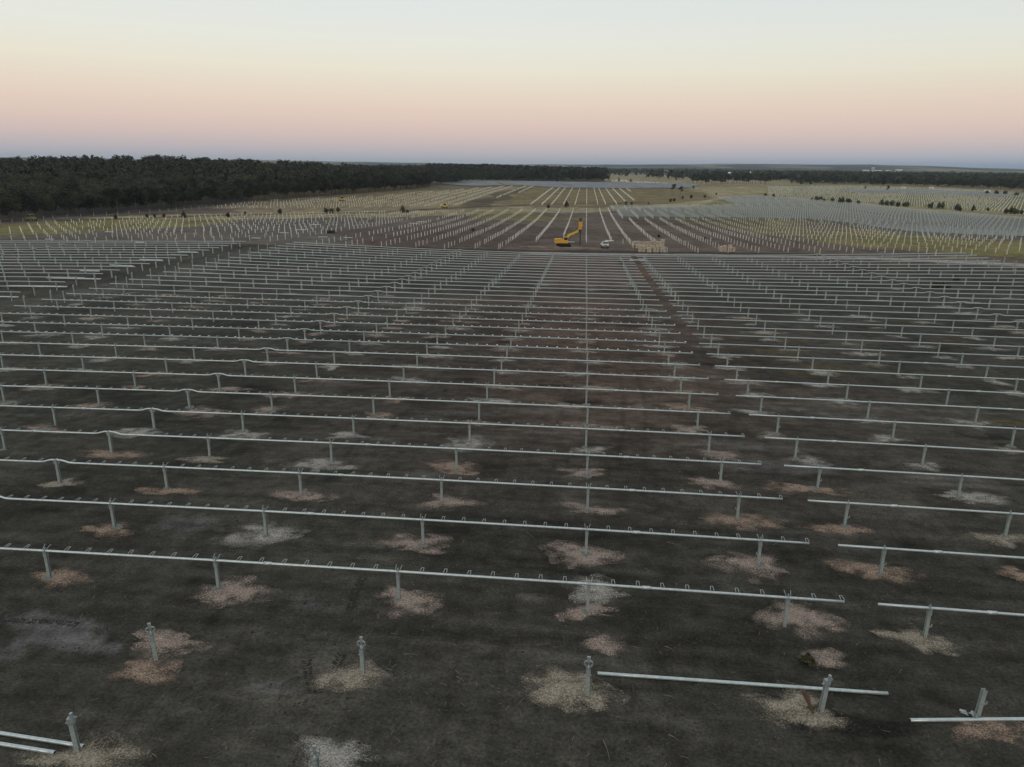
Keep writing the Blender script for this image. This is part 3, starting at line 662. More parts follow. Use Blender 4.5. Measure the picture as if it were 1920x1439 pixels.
def litter(name, n, m, size, lab, flat=False, sd=3):
    rs = np.random.RandomState(sd); rr2 = 19+rs.rand(n)**1.3*80; an = np.radians(rs.uniform(-46, 36, n)); X_ = rr2*np.sin(an); Y_ = rr2*np.cos(an)
    keep = fbm(X_/2.2, Y_/2.2, sd, 3)+.25*rs.rand(n) > .60; X_, Y_ = X_[keep], Y_[keep]; n = len(X_)
    kk = 1-sst(120, 260, np.hypot(X_, Y_)); Z_ = terr(X_, Y_)+kk*(.10*(fbm(X_/3.1, Y_/3.1, 21, 3)-.5)+.05*(fbm(X_/.7, Y_/.7, 5, 2)-.5))
    s_ = size*(.4+1.6*rs.rand(n)**3); a = rs.rand(n)*6.28; c_, s2 = np.cos(a), np.sin(a); base = np.array([(-1, -.6, -.3), (1, -.7, -.3), (.9, .8, -.3), (-.8, .7, -.3), (.1, 0, .8)], float)
    if flat: base = np.array([(-3.5, -.25, 0), (3.5, -.25, 0), (3.5, .25, .1), (-3.5, .25, .1), (0, 0, .35)], float)
    base = base[None]*s_[:, None, None]*(.7+.6*rs.rand(n, 5, 1)); VX = base[..., 0]*c_[:, None]-base[..., 1]*s2[:, None]+X_[:, None]; VY = base[..., 0]*s2[:, None]+base[..., 1]*c_[:, None]+Y_[:, None]; VZ = base[..., 2]+Z_[:, None]
    o_ = (np.arange(n)*5)[:, None]; Fs = np.concatenate([o_+np.array([q]) for q in ((0, 1, 4), (1, 2, 4), (2, 3, 4), (3, 0, 4))])
    tag(put(name, npmesh(name, np.stack([VX, VY, VZ], 2).reshape(-1, 3), Fs, m)), lab, 'litter', None, 'stuff')
M_clod = mat('soil_clod', (.055, .049, .042), .95, 0, (.022, .020, .018), 3); M_straw = mat('straw_bits', (.24, .21, .16), .9, 0, (.10, .09, .07), 2); M_peb = mat('pale_pebbles', (.20, .18, .16), .9, 0, (.10, .09, .08), 2)
litter('soil_clods', 15000, M_clod, .045, 'dark crumbs and clods of soil strewn over the bare ground', False, 3)
litter('dry_litter', 7000, M_straw, .022, 'bits of dry straw and bark strewn over the bare ground', True, 8)
litter('pebbles', 9000, M_peb, .018, 'small pale stones strewn over the bare ground', False, 15)
def shrub_mesh(n, w, h, leaf, seed, m):
    rs = np.random.RandomState(seed); d = rs.normal(size=(n, 3)); d /= np.linalg.norm(d, axis=1)[:, None]; q = rs.rand(n)**.4
    c = d*q[:, None]*np.array([w/2, w/2, h/2])*(1+.3*np.sin(d[:, :1]*5+seed)); c[:, 2] += h*.5; c[:, 2] = np.abs(c[:, 2])
    a = rs.normal(size=(n, 3)); a /= np.linalg.norm(a, axis=1)[:, None]; bb = np.cross(a, rs.normal(size=(n, 3))); bb /= np.linalg.norm(bb, axis=1)[:, None]
    L = leaf*(.6+.8*rs.rand(n))[:, None]; V = np.concatenate([c-a*L-bb*L*.4, c+a*L-bb*L*.4, c+a*L*.6+bb*L*.6, c-a*L*.6+bb*L*.5]); k = np.arange(n)
    return npmesh('foliage', V, np.stack([k, k+n, k+2*n, k+3*n], 1), m)
for (p_, w, h, lab) in [((1515, 1241), .55, .2, 'small green-brown grass tuft beside a pink spoil patch'), ((1764, 541), 3.0, 1.1, 'dark scrubby heap among the right-hand tube rows'), ((862, 700), 1, .3, ''), ((1166, 496), 1.6, .7, 'dark clump beside a post in the far centre rows'),
                        ((620, 438), 2.5, 1, 'dark clump among the bare piles at left'), ((1792, 529), 1.2, .8, 'small dark clump right of the scrubby heap')]:
    if not lab: continue
    a_, b_ = pt(*p_); o = put('scrub_clump', shrub_mesh(500, w, h, .07 if w < 1 else .16, int(p_[0]), M_tuft), None, (a_, b_, gz(a_, b_))); tag(o, lab, 'scrub')

# ------------------------------------------------------------------ middle field: bare piles on the same lattice
T1 = gpoly([(1139, 389), (1300, 388), (1380, 386), (1340, 372), (1440, 369), (1610, 383), (1720, 396), (1930, 412), (2100, 425), (2100, 455), (1930, 451), (1800, 446), (1700, 440), (1600, 424), (1500, 414), (1310, 412), (1160, 411)])
MF = gpoly([(-120, 452), (-120, 440), (0, 432), (60, 424), (130, 416), (420, 405), (600, 402), (830, 397), (1140, 393), (1139, 389), (1160, 411), (1310, 412), (1500, 414), (1600, 424), (1700, 440), (1800, 446), (1930, 451), (2040, 455), (2040, 506), (1900, 492), (1700, 478), (1480, 476), (1200, 474), (900, 468), (500, 460), (100, 458)])
leF = X0-81.85+.95-.205*19
LC = [(leF-1.6-8.2*i) for i in range(5)]+[leF-41.8]+[leF-41.8-7.6-8.2*i for i in range(22)]
RC = RGTP+[55.2]+[94.8+8.2*i for i in range(34)]
COLS = sorted(LC+MIDP+[-30.59]+RC)
c0i = COLS.index(.71)
cand = []
for ci, cx in enumerate(COLS):
    rr_ = np.arange(34, 112); ys_ = Y0+(rr_-1)*P
    ok = inpoly(np.full(len(ys_), cx), ys_, MF); n_in = 0
    for r, yy, k_ in zip(rr_, ys_, ok):
        if not k_: continue
        a_, b_, dd = pix(cx, yy, gz(cx, yy))
        if a_ < -20 or a_ > W0+20: continue
        if abs(cx-.71) < .1 and b_ > 457: continue
        if abs(cx-8.91) < .1 and b_ > 453: continue
        if abs(cx+7.48) < .1 and b_ > 446.5: continue
        if abs(cx+15.68) < .1 and b_ > 455: continue
        if cx < -20 and r == 40: continue
        if cx < -60 and random.random() < .12: continue
        if abs(cx-14.62) < .1 and b_ > 468: continue
        n_in += 1; cand.append((dd, ci, n_in, cx, yy))
cand.append((pix(*pt(1168, 458), 0)[2], -1, 1, *pt(1168, 458)))
cand.sort()
def f_pile(b, h=1.45, w=.17): b.box((0, 0, h/2-.1), (w, .03, h+.2)); b.box((-w/2, 0, h/2-.1), (.03, .15, h+.2)); b.box((w/2, 0, h/2-.1), (.03, .15, h+.2))
ME_pile = mesh_of(f_pile, 'steel_pile', M_pile)
far_V, far_F = [], []
def farbox(x_, y_, z_, w, d, h):
    o = len(far_V)
    for dz in (0, h):
        for sx_, sy_ in ((-1, -1), (1, -1), (1, 1), (-1, 1)): far_V.append((x_+sx_*w/2, y_+sy_*d/2, z_+dz))
    far_F.extend([(o, o+1, o+5, o+4), (o+1, o+2, o+6, o+5), (o+2, o+3, o+7, o+6), (o+3, o, o+4, o+7), (o+4, o+5, o+6, o+7)])
for i, (dd, ci, n_, cx, yy) in enumerate(cand):
    x_ = cx+random.uniform(-.12, .12); y_ = yy+random.uniform(-.15, .15)
    if i < 275:
        k = ci-c0i
        if ci < 0: lab = 'single bare pile between the small truck and the carton stacks'
        elif k == 0: lab = 'bare pile, %s from the near end of the line right of the excavator mast' % od(n_)
        elif k < 0: lab = 'bare pile, %s from the near end of the %s line left of the excavator mast' % (od(n_), od(-k))
        else: lab = 'bare pile, %s in its line, %s line right of the excavator mast' % (od(n_), od(k+1))
        o = put('steel_pile', ME_pile, None, (x_, y_, gz(x_, y_)-.02), (random.uniform(-.03, .03), random.uniform(-.03, .03), random.uniform(-.2, .2)))
        tag(o, lab, 'steel pile', 'bare piles of the field behind the centre block'); o.scale = (1, 1, random.uniform(.92, 1.12))
        if random.random() < .02: o.scale[2] = 1.7
    else: farbox(x_, y_, gz(x_, y_)-.1, .21, .15, 1.5*random.uniform(.92, 1.12))
# a few taller piles at the left
D1 = gpoly([(960, 385), (985, 366), (1010, 350), (1180, 353), (1192, 384)])
D2 = gpoly([(400, 392), (440, 382), (700, 370), (850, 358), (950, 350), (1005, 350), (975, 362), (900, 380), (860, 387), (600, 392)])
D3 = gpoly([(1440, 350), (1600, 350), (1800, 356), (1930, 366), (2060, 380), (2060, 415), (1930, 404), (1700, 386), (1440, 371)])
D4 = gpoly([(1780, 409), (1930, 416), (2050, 420), (2050, 412), (1930, 410)])
for D, xs_, hh_, pr in ((D1, [q for q in COLS if -40 < q < 60], 1.5, 1.), (D2, [q for q in COLS if q < -10]+[-320-8.2*i for i in range(30)], 1.6, .93), (D3, [100+8.2*i for i in range(90)], 1.7, .93)):
    for cx in xs_:
        ys_ = np.arange(330, 1250, 5.0)+(cx*0); off = -.22*(ys_-330) if D is D3 else 0*ys_; ok = inpoly(cx+off*0, ys_, D)
        for yy, k_ in zip(ys_, ok):
            if k_ and random.random() < pr: farbox(cx+random.uniform(-.2, .2), yy+random.uniform(-.3, .3), gz(cx, yy)-.1, .26 if D is not D1 else .3, .2, hh_*random.uniform(.85, 1.15))
o = put('steel_piles', npmesh('steel_piles', far_V, far_F, M_pile)); tag(o, 'far rows of bare white piles across the olive fields', 'steel piles', None, 'stuff')

# ------------------------------------------------------------------ grey fields of far tracker rows
segs = []
tabs = [(12.53, 88.7)]+[(90+85.4*i, 90+85.4*i+84.1) for i in range(7)]
for r in range(36, 150):
    yy = rowy(r); xs_ = np.arange(0, 640, 2.0); ok = inpoly(xs_, np.full(len(xs_), yy), T1)
    for ti, (a_, b_) in enumerate(tabs):
        q = xs_[(xs_ >= a_) & (xs_ <= b_) & ok]
        if len(q) < 8: continue
        s_, e_ = (a_ if q[0]-a_ < 2.1 else q[0]), (b_ if b_-q[-1] < 2.1 else q[-1])
        mx_ = (s_+e_)/2; pp = pix(mx_, yy, gz(mx_, yy))
        p1 = pix(s_, yy, gz(s_, yy))
        if p1[0] > W0+10: continue
        segs.append((pp[2], r, ti, s_, e_))
segs.sort()
stV, stF = [], []
room = 296-len(TABLES); cnt = {}
for i, (dd, r, ti, s_, e_) in enumerate(segs):
    yy = rowy(r); b = MB(); mx_ = (s_+e_)/2; z0 = gz(mx_, yy)
    n = max(2, int((e_-s_)/16)); b.path([(s_+(e_-s_)*k/n-mx_, 0, ztube(s_+(e_-s_)*k/n, yy)-z0) for k in range(n+1)], .13, 4)
    q = s_+1.8
    while q < e_:
        g_ = gz(q, yy)-z0; b.box((q-mx_, 0, g_+.88), (.30, .18, 1.95)); q += 8.2
    if i < room:
        cnt[ti] = cnt.get(ti, 0)+1
        o = b.build('tracker_row', M_tube); o.location = (mx_, yy, z0)
        tag(o, 'thin far steel row, %s back in the %s grey strip counted from the excavator' % (od(cnt[ti]), od(ti+1)), 'tracker row', 'far tracker rows in the grey field at right')
    else:
        k = len(stV); stV += [(v[0]+mx_, v[1]+yy, v[2]+z0) for v in b.v]
        stF += [tuple(i_+k for i_ in f) for f in b.f if len(f) == 4]
if stV:
    o = put('tracker_rows', npmesh('tracker_rows', stV, stF, M_tube)); tag(o, 'farthest thin steel rows merging into a grey sheet at right', 'tracker rows', None, 'stuff')
# farthest: rows that already carry panels
pV, pF = [], []
T2 = gpoly([(812, 340), (812, 346), (880, 351), (960, 349), (1050, 354), (1180, 355), (1290, 354), (1310, 347), (1150, 344), (1000, 342)])
T3 = gpoly([(1560, 359), (1700, 357), (1850, 362), (1930, 368), (1930, 372), (1760, 366), (1620, 364)])
for T_, h_ in ((T2, 1.5), (T3, 1.2)):
    for yy in np.arange(560, 1700, 5.0):
        xs_ = np.arange(-330, 640, 4.0); ok = inpoly(xs_, np.full(len(xs_), yy), T_)
        if random.random() < (.5 if T_ is T3 else .12): continue
        run = None
        for q, k_ in list(zip(xs_, ok))+[(9999, False)]:
            if k_ and run is None: run = q
            if (not k_ or (run is not None and q-run > 80)) and run is not None:
                e_ = min(q, run+80); n = max(1, int((e_-run)/20))
                for k in range(n):
                    x1 = run+(e_-run)*k/n; x2 = run+(e_-run)*(k+1)/n; o_ = len(pV)
                    for X_ in (x1, x2):
                        for dy, dz in ((-1.1, 1.25), (1.1, 1.6), (1.1, 1.55), (-1.1, 1.2)): pV.append((X_, yy+dy, gz(X_, yy)+h_-1.4+dz))
                    pF += [(o_, o_+4, o_+5, o_+1), (o_+3, o_+2, o_+6, o_+7), (o_, o_+3, o_+7, o_+4), (o_+1, o_+5, o_+6, o_+2)]
                run = q if k_ else None
if pV:
    o = put('panel_rows', npmesh('panel_rows', pV, pF, M_panel)); tag(o, 'pale sheet of panel rows in front of the far woods', 'solar panels', None, 'stuff')

# ------------------------------------------------------------------ trees
def crown(n, h, w, leaf, seed, m, base=.35, clumps=9, k_=1.):
    rs = np.random.RandomState(seed); cc = []
    for i in range(clumps):
        z = h*(base+(1-base)*(.12+.78*rs.rand())); a = rs.rand()*6.28; rad_ = w*.5*(.15+.75*rs.rand())*(1-.5*abs(z/h-.65)); cc.append((rad_*math.cos(a), rad_*math.sin(a), z, w*(.17+.12*rs.rand())))
    cc.append((0, 0, h*.85, w*.2)); cc = np.array(cc); idx_ = rs.randint(0, len(cc), n); d = rs.normal(size=(n, 3)); d /= np.linalg.norm(d, axis=1)[:, None]
    c = cc[idx_, :3]+d*(rs.rand(n)**.45)[:, None]*cc[idx_, 3:4]*np.array([1.15, 1.15, .8])
    a = rs.normal(size=(n, 3)); a /= np.linalg.norm(a, axis=1)[:, None]; bb = np.cross(a, rs.normal(size=(n, 3))); bb /= np.linalg.norm(bb, axis=1)[:, None]
    L = leaf*(.55+.9*rs.rand(n))[:, None]; V = np.concatenate([c-a*L-bb*L*.35, c+a*L-bb*L*.5, c+a*L*.7+bb*L*.5, c-a*L*.6+bb*L*.45]); k = np.arange(n)
    return V, np.stack([k, k+n, k+2*n, k+3*n], 1), cc
GUM = []
for s in range(7):
    h = [13, 15, 12, 14, 16, 11, 13.5][s]; w = [8, 7.5, 9, 7, 8.5, 8, 9.5][s]
    Vc, Fc, cc = crown(1900, h, w, .30, 40+s, M_leaf, .22 if s % 2 else .32, 12)
    me = npmesh('crown', Vc, Fc, M_leaf)
    b = MB(); b.path([(0, 0, -.5), (.1*s-.3, .1, h*.3), (.15*s-.3, 0, h*.6), (.1*s, .1, h*.85)], [.5, .38, .26, .1], 6)
    for c in cc[:6]: b.bar((.12*s-.3, 0, max(h*.2, c[2]*.6)), (c[0], c[1], c[2]), .16, n=5, taper=.3)
    GUM.append((me, mesh_of(lambda bb, b=b: (bb.v.extend(b.v), bb.f.extend(b.f), bb.m.extend(b.m)), 'trunk', M_bark)))
def gum(x_, y_, sc, lab, group, k=None):
    k = random.randrange(7) if k is None else k
    t_ = thing('gum_tree', (x_, y_, gz(x_, y_)), random.uniform(0, 6.28), lab, 'tree', group); t_.scale = (sc, sc, sc*random.uniform(.9, 1.12))
    put('crown', GUM[k][0], t_); put('trunk', GUM[k][1], t_)
FE = [(-160, 430), (0, 417), (100, 408), (200, 402), (300, 395), (400, 386), (500, 377), (600, 369), (700, 361), (800, 353), (812, 349)]
FW_ = [pt(*q) for q in FE]
L_ = 0
for (ax, ay), (bx_, by_) in zip(FW_, FW_[1:]): L_ += math.hypot(bx_-ax, by_-ay)
s = 0; ntree = 0; seg_i = 0; acc = 0
step = L_/150
for k in range(150):
    s = (k+.5)*step; q = 0
    for (ax, ay), (bx_, by_) in zip(FW_, FW_[1:]):
        d = math.hypot(bx_-ax, by_-ay)
        if q+d >= s: f = (s-q)/d; break
        q += d
    ux, uy = (bx_-ax)/d, (by_-ay)/d; off = random.uniform(0, 9)
    x_ = ax+(bx_-ax)*f-uy*off; y_ = ay+(by_-ay)*f+ux*off
    gum(x_, y_, random.uniform(.7, 1.12), 'dark gum tree in the front edge of the left wood', 'gum trees along the front edge of the left wood')
def treemass(name, pts, h_, w_, nq, leaf, lab, m=M_leaf):
    Vs, Fs = [], []; o_ = 0; T = [crown(nq, h_, w_, leaf, 300+i, m, .15, 7)[:2] for i in range(8)]
    for i, (x_, y_, s_) in enumerate(pts):
        V_, F_ = T[i % 8]; a = i*2.399; c_, s2 = math.cos(a), math.sin(a)
        Q = np.stack([V_[:, 0]*c_-V_[:, 1]*s2, V_[:, 0]*s2+V_[:, 1]*c_, V_[:, 2]], 1)*s_+np.array([x_, y_, gz(x_, y_)]); Vs.append(Q); Fs.append(F_+o_); o_ += len(Q)
    o = put(name, npmesh(name, np.concatenate(Vs), np.concatenate(Fs), m)); tag(o, lab, 'wood', None, 'stuff')
WL = FW_+[(FW_[-1][0]+25, 1020), (-40, 1130), (-60, 1500), (-1100, 1500), (-1100, 300)]
pts_ = []
for yy in np.arange(250, 1450, 9.0):
    for xx in np.arange(-1050, 0, 8.5):
        X_ = xx+random.uniform(-3.5, 3.5); Y_ = yy+random.uniform(-4, 4)
        pts_.append((X_, Y_))
A_ = np.array(pts_); k_ = inpoly(A_[:, 0], A_[:, 1], WL); A_ = A_[k_]
B_ = [(a, b) for a, b in A_ if -60 < pix(a, b, 10)[0] < 1200 and (b < 950 or random.random() < .6)]
print('wood trees', len(B_))
nearp = [(a, b, random.uniform(.62, 1.0)*random.choice([1, 1, 1.28])) for a, b in B_ if math.hypot(a, b) < 560]; farp = [(a, b, random.uniform(.65, 1.05)*random.choice([1, 1, 1.28])) for a, b in B_ if math.hypot(a, b) >= 560]
treemass('woodland', nearp, 13.5, 9.5, 850, .31, 'dark dense wood rising behind its front trees at left')
treemass('woodland', farp, 14.5, 10, 210, .66, 'far part of the dark wood along the left skyline')
# belt behind the pale panel sheet
xa, _ = pt(812, 343); xb, yb = pt(1140, 342)
pts_ = []
for yy in np.arange(1130, 1500, 16.0):
    for xx in np.arange(-260, xb+5, 8.0):
        if inpoly(np.array([xx]), np.array([yy]), [(xa-20, 1040), (xb, yb+10), (xb-5, 1600), (-400, 1600)])[0]: pts_.append((xx+random.uniform(-3, 3), yy+random.uniform(-7, 7), random.uniform(1.05, 1.5)))
treemass('woodland', pts_, 14.5, 9, 90, 1.1, 'straight dark belt of woods behind the pale panel sheet')
# right belt and open woods farther out
pts_ = []; RB = gpoly([(1475, 343), (1600, 345), (1750, 350), (1850, 354), (2060, 366)]); RBp = RB+[(RB[-1][0]*1.7, RB[-1][1]*1.7), (RB[0][0]*1.9, RB[0][1]*1.9)]
for yy in np.arange(500, 2300, 15.0):
    for xx in np.arange(150, 2100, 13.0):
        if not (1380 < pix(xx, yy, 8)[0] < W0+60): continue
        pts_.append((xx+random.uniform(-6, 6), yy+random.uniform(-6, 6), random.uniform(.85, 1.3)))
A_ = np.array(pts_); A_ = A_[inpoly(A_[:, 0], A_[:, 1], RBp)]; A_ = A_[fbm(A_[:, 0]/90, A_[:, 1]/90, 77, 3) > .40]
treemass('woodland', [tuple(q) for q in A_], 14, 10, 60, 1.3, 'dark belt of open woods on the right below the town')
pts_ = []
RS2 = np.random.RandomState(5)
for k in range(8000):
    an = math.radians(RS2.uniform(-44, 36)); r_ = 1350*(3.0)**RS2.rand()
    xx, yy = r_*math.sin(an), r_*math.cos(an)
    a_ = pix(xx, yy, 5)[0]
    if not (-60 < a_ < W0+60): continue
    if fbm(xx/260, yy/700, 31, 4) > .55 and r_ < 3000 and RS2.rand() < .93: continue
    if a_ < 1150 and r_ < 1700: continue
    if 1130 < a_ < 1500 and r_ < 1550: continue
    pts_.append((xx, yy, random.uniform(.8, 1.3)*(1+.35*sst(2500, 6000, r_))))
treemass('woodland', pts_, 13, 13, 26, 2.4, 'distant wooded plain below the horizon')
# individual clumps of larger trees in the middle distance
BIG = sorted([(1297+4.1*k+random.uniform(-1.5, 1.5), random.choice([346.5, 345.5, 344.5, 343.5])) for k in range(38)])
for i, (a, b) in enumerate(BIG): gum(*pt(a, b), random.uniform(.98, 1.28), 'large dark tree, %s from the left in the clump right of centre' % od(i+1), 'trees of the dark clump right of centre')
for k in range(70):
    a = 1480+6.4*k+random.uniform(-3, 3); b = np.interp(a, [1475, 1600, 1750, 1850, 1960], [345, 347, 351, 355, 361])+random.uniform(-2, 1)
    gum(*pt(a, b), random.uniform(.75, 1.25), 'tree in the front edge of the right-hand wood belt', 'trees along the front edge of the right wood belt')
for (a, b, s_) in [(1262, 364, .62), (1276, 364, .6), (1253, 338, .5), (1268, 340, .5), (1160, 343, .5), (1182, 344, .45), (1045, 343, .6), (1130, 342, .7), (1300, 356, .35), (1665, 357, .5), (1622, 357, .4)]:
    gum(*pt(a, b), s_, 'lone %s tree %s' % ('rounded' if s_ > .55 else 'small', {1262: 'on the straw grass, left one of a close pair', 1276: 'on the straw grass, right one of a close pair', 1253: 'left of the dark clump, standing in open grass', 1268: 'right beside the open grass before the dark clump', 1160: 'at the pale containers, left one', 1182: 'at the pale containers, right one',
        1045: 'in front of the straight dark belt', 1130: 'at the right end of the straight dark belt', 1300: 'on straw grass right of the close pair', 1665: 'before the right belt, farther right', 1622: 'before the right belt, farther left'}[a]), None)
ME_SH = [shrub_mesh(700, 1.6, 2.0, .13, 50+i, M_leaf2) for i in range(4)]; ME_CO = []
for i in range(3):
    me = shrub_mesh(900, 1.5, 2.0, .12, 70+i, M_leaf2 if i else M_leafr); co = np.zeros(len(me.vertices)*3, np.float32); me.vertices.foreach_get('co', co); co = co.reshape(-1, 3)
    f = 1.15-.95*np.clip(co[:, 2]/2, 0, 1.1); co[:, 0] *= f; co[:, 1] *= f; me.vertices.foreach_set('co', co.ravel()); me.update(); ME_CO.append(me)
SHR = [(612, 400, 9, 0), (622, 400, 9, 0), (634, 398, 9, 0), (525, 401, 9, 0), (755, 399, 15, 2), (764, 400, 6, 0), (1028, 391, 7, 0), (1062, 389, 13, 1), (217, 411, 10, 1), (276, 408, 6, 0), (290, 408, 6, 0), (308, 408, 7, 0), (345, 409, 13, 1), (428, 408, 9, 0),
       (460, 402, 5, 0), (1450, 371, 8, 1), (1522, 377, 7, 1), (1531, 378, 9, 0), (1539, 377, 8, 0), (1545, 379, 6, 0), (1560, 380, 8, 0), (1575, 383, 11, 0), (1579, 382, 13, 1), (1588, 381, 8, 0), (1592, 383, 9, 0), (1609, 384, 7, 0), (1653, 386, 13, 1), (1662, 386, 9, 0), (1672, 386, 9, 0), (1683, 388, 9, 0), (1695, 388, 8, 0), (1700, 388, 9, 0),
       (1745, 391, 10, 0), (1760, 391, 12, 1), (1767, 391, 13, 1), (1794, 395, 11, 0), (1799, 396, 10, 1), (1824, 396, 12, 1), (1852, 396, 6, 0), (1886, 401, 10, 0), (1896, 401, 12, 0), (1904, 402, 10, 0), (1915, 402, 8, 0), (887, 434, 6, 0), (1235, 446, 6, 0), (1322, 449, 5, 0),
       (1174, 384, 6, 0), (1184, 384, 5, 0), (1216, 384, 4, 0), (1257, 379, 6, 0), (1264, 378, 6, 0), (1280, 373, 5, 0), (1296, 372, 6, 0), (1322, 371, 5, 0), (1343, 366, 4, 0), (1435, 369, 6, 0), (1850, 365, 7, 0), (1868, 366, 8, 0), (1884, 366, 8, 0), (1905, 369, 8, 0), (1663, 358, 4, 0), (1502, 346, 6, 0), (1520, 346, 5, 0)]
for i, (a, b, h, kd) in enumerate(sorted(SHR)):
    x_, y_ = pt(a, b); m_ = ppm(x_, y_); hh_ = h/m_
    me = ME_CO[0] if kd == 2 else (ME_CO[1+i % 2] if kd == 1 else ME_SH[i % 4]); o = put('shrub', me, None, (x_, y_, gz(x_, y_)), (0, 0, i*1.3)); s_ = hh_/2.0; o.scale = (s_, s_, s_)
    if h < 12: o.scale = (s_*1.15, s_*1.15, s_)
    lab = {2: 'rust-brown conical young tree beside the farther yellow loader', 1: 'slender dark conical shrub, %s bush counted from the left' % od(i+1), 0: 'round dark bush on open grass, %s bush counted from the left' % od(i+1)}[kd]
    tag(o, lab, 'shrub', 'scattered bushes of the middle distance')

# ------------------------------------------------------------------ machines, truck, cartons
RZ = -YAW
def wheel(parent, x_, y_, r_, w_, name='wheel'):
    b = MB(); b.bar((0, -w_/2, 0), (0, w_/2, 0), r_*2, n=16); b.mi = 1; b.bar((0, -w_/2-.01, 0), (0, w_/2+.01, 0), r_*1.1, n=12)
    o = b.build(name, [M_black, M_galv], parent); o.location = (x_, y_, r_); return o
# drilling excavator
x_, y_ = pt(1055, 463); ex = thing('excavator', (x_, y_, gz(x_, y_)), RZ+.06, 'yellow excavator carrying a tall drill mast, on bare dirt behind the centre block', 'excavator')
for s_ in (-1, 1):
    b = MB(); b.box((.3, s_*1.15, .5), (3.2, .55, .9)); b.bar((-1.3, s_*1.15-.27, .48), (-1.3, s_*1.15+.27, .48), .94, n=12); b.bar((1.9, s_*1.15-.27, .48), (1.9, s_*1.15+.27, .48), .94, n=12); b.build('track', M_black, ex)
b = MB(); b.box((.3, 0, .85), (1.4, 1.9, .4)); b.build('undercarriage', M_dark, ex)
b = MB(); b.box((-.5, 0, 1.62), (3.9, 2.5, .95)); b.box((-1.75, 0, 1.75), (1.3, 2.56, 1.25)); b.box((-1.1, -.3, 2.3), (1.5, 1.4, .45)); hb_ = b.build('house', M_orange, ex)
b = MB(); b.box((.75, -.75, 2.25), (1.35, .95, 1.5)); cb = b.build('cab', M_yellow, ex)
b = MB(); b.box((.75, -1.235, 2.45), (1.05, .02, .85)); b.box((1.435, -.75, 2.35), (.02, .8, 1.1)); b.box((.75, -.75, 3.02), (1.2, .85, .04)); b.build('window', M_glass, cb)
b = MB(); b.bar((.9, .25, 2.0), (2.0, .25, 3.6), .50, .7); b.bar((1.9, .25, 3.45), (4.7, .25, 4.75), .42, .62); b.build('boom', M_yellow, ex)
b = MB(); b.bar((1.5, .25, 1.7), (2.5, .25, 3.2), .18, n=8); b.bar((2.6, .25, 4.2), (4.2, .25, 4.9), .16, n=8); b.build('hydraulic_ram', M_dark, ex)
b = MB(); b.box((5.1, .25, 4.7), (.8, .7, .9)); b.bar((5.25, .25, .35), (5.25, .25, 5.2), .30, n=8)
for k in range(9): b.bar((5.25, .25, .5+k*.5), (5.25, .25, .58+k*.5), .42, n=8)
b.build('drill_rod', M_dark, ex)
b = MB(); b.box((5.15, .25, 6.3), (.85, .8, 2.3)); b.box((5.45, .1, 6.7), (.6, .6, 1.2)); b.box((4.9, .3, 5.4), (.5, .6, .6)); b.build('drill_head', M_orange, ex)
b = MB(); b.box((5.15, .25, 7.75), (.55, .5, .7)); b.box((5.15, .25, 8.3), (.9, .3, .3)); b.build('mast_top', M_dark, ex)
# small white truck, nose towards the camera
x_, y_ = pt(1135, 467); tr = thing('utility_truck', (x_, y_, gz(x_, y_)), RZ, 'small white flatbed truck facing the camera near the excavator', 'truck')
b = MB(); b.box((0, 1.0, 1.15), (1.9, 1.9, .55)); b.box((0, 1.2, 1.68), (1.65, 1.4, .55)); b.box((0, .02, .95), (1.9, .25, .5)); bd = b.build('cab', M_white, tr)
b = MB(); b.box((0, .46, 1.68), (1.45, .05, .42)); b.build('windscreen', M_glass, bd)
b = MB(); b.box((0, 3.4, 1.0), (2.0, 3.0, .12)); b.box((0, 1.95, 1.35), (1.9, .06, .7)); b.build('tray', M_white, tr)
b = MB(); b.box((0, -.14, .62), (1.95, .12, .28)); b.box((0, -.115, .98), (.9, .06, .2)); b.build('bumper', M_black, tr)
for s_ in (-1, 1):
    b = MB(); b.box((s_*.72, -.12, .98), (.3, .05, .2)); b.build('headlight', M_galv, tr)
    for yy in (.6, 3.6): w_ = wheel(tr, s_*.82, yy, .38, .25); w_.rotation_euler = (0, 0, math.pi/2)
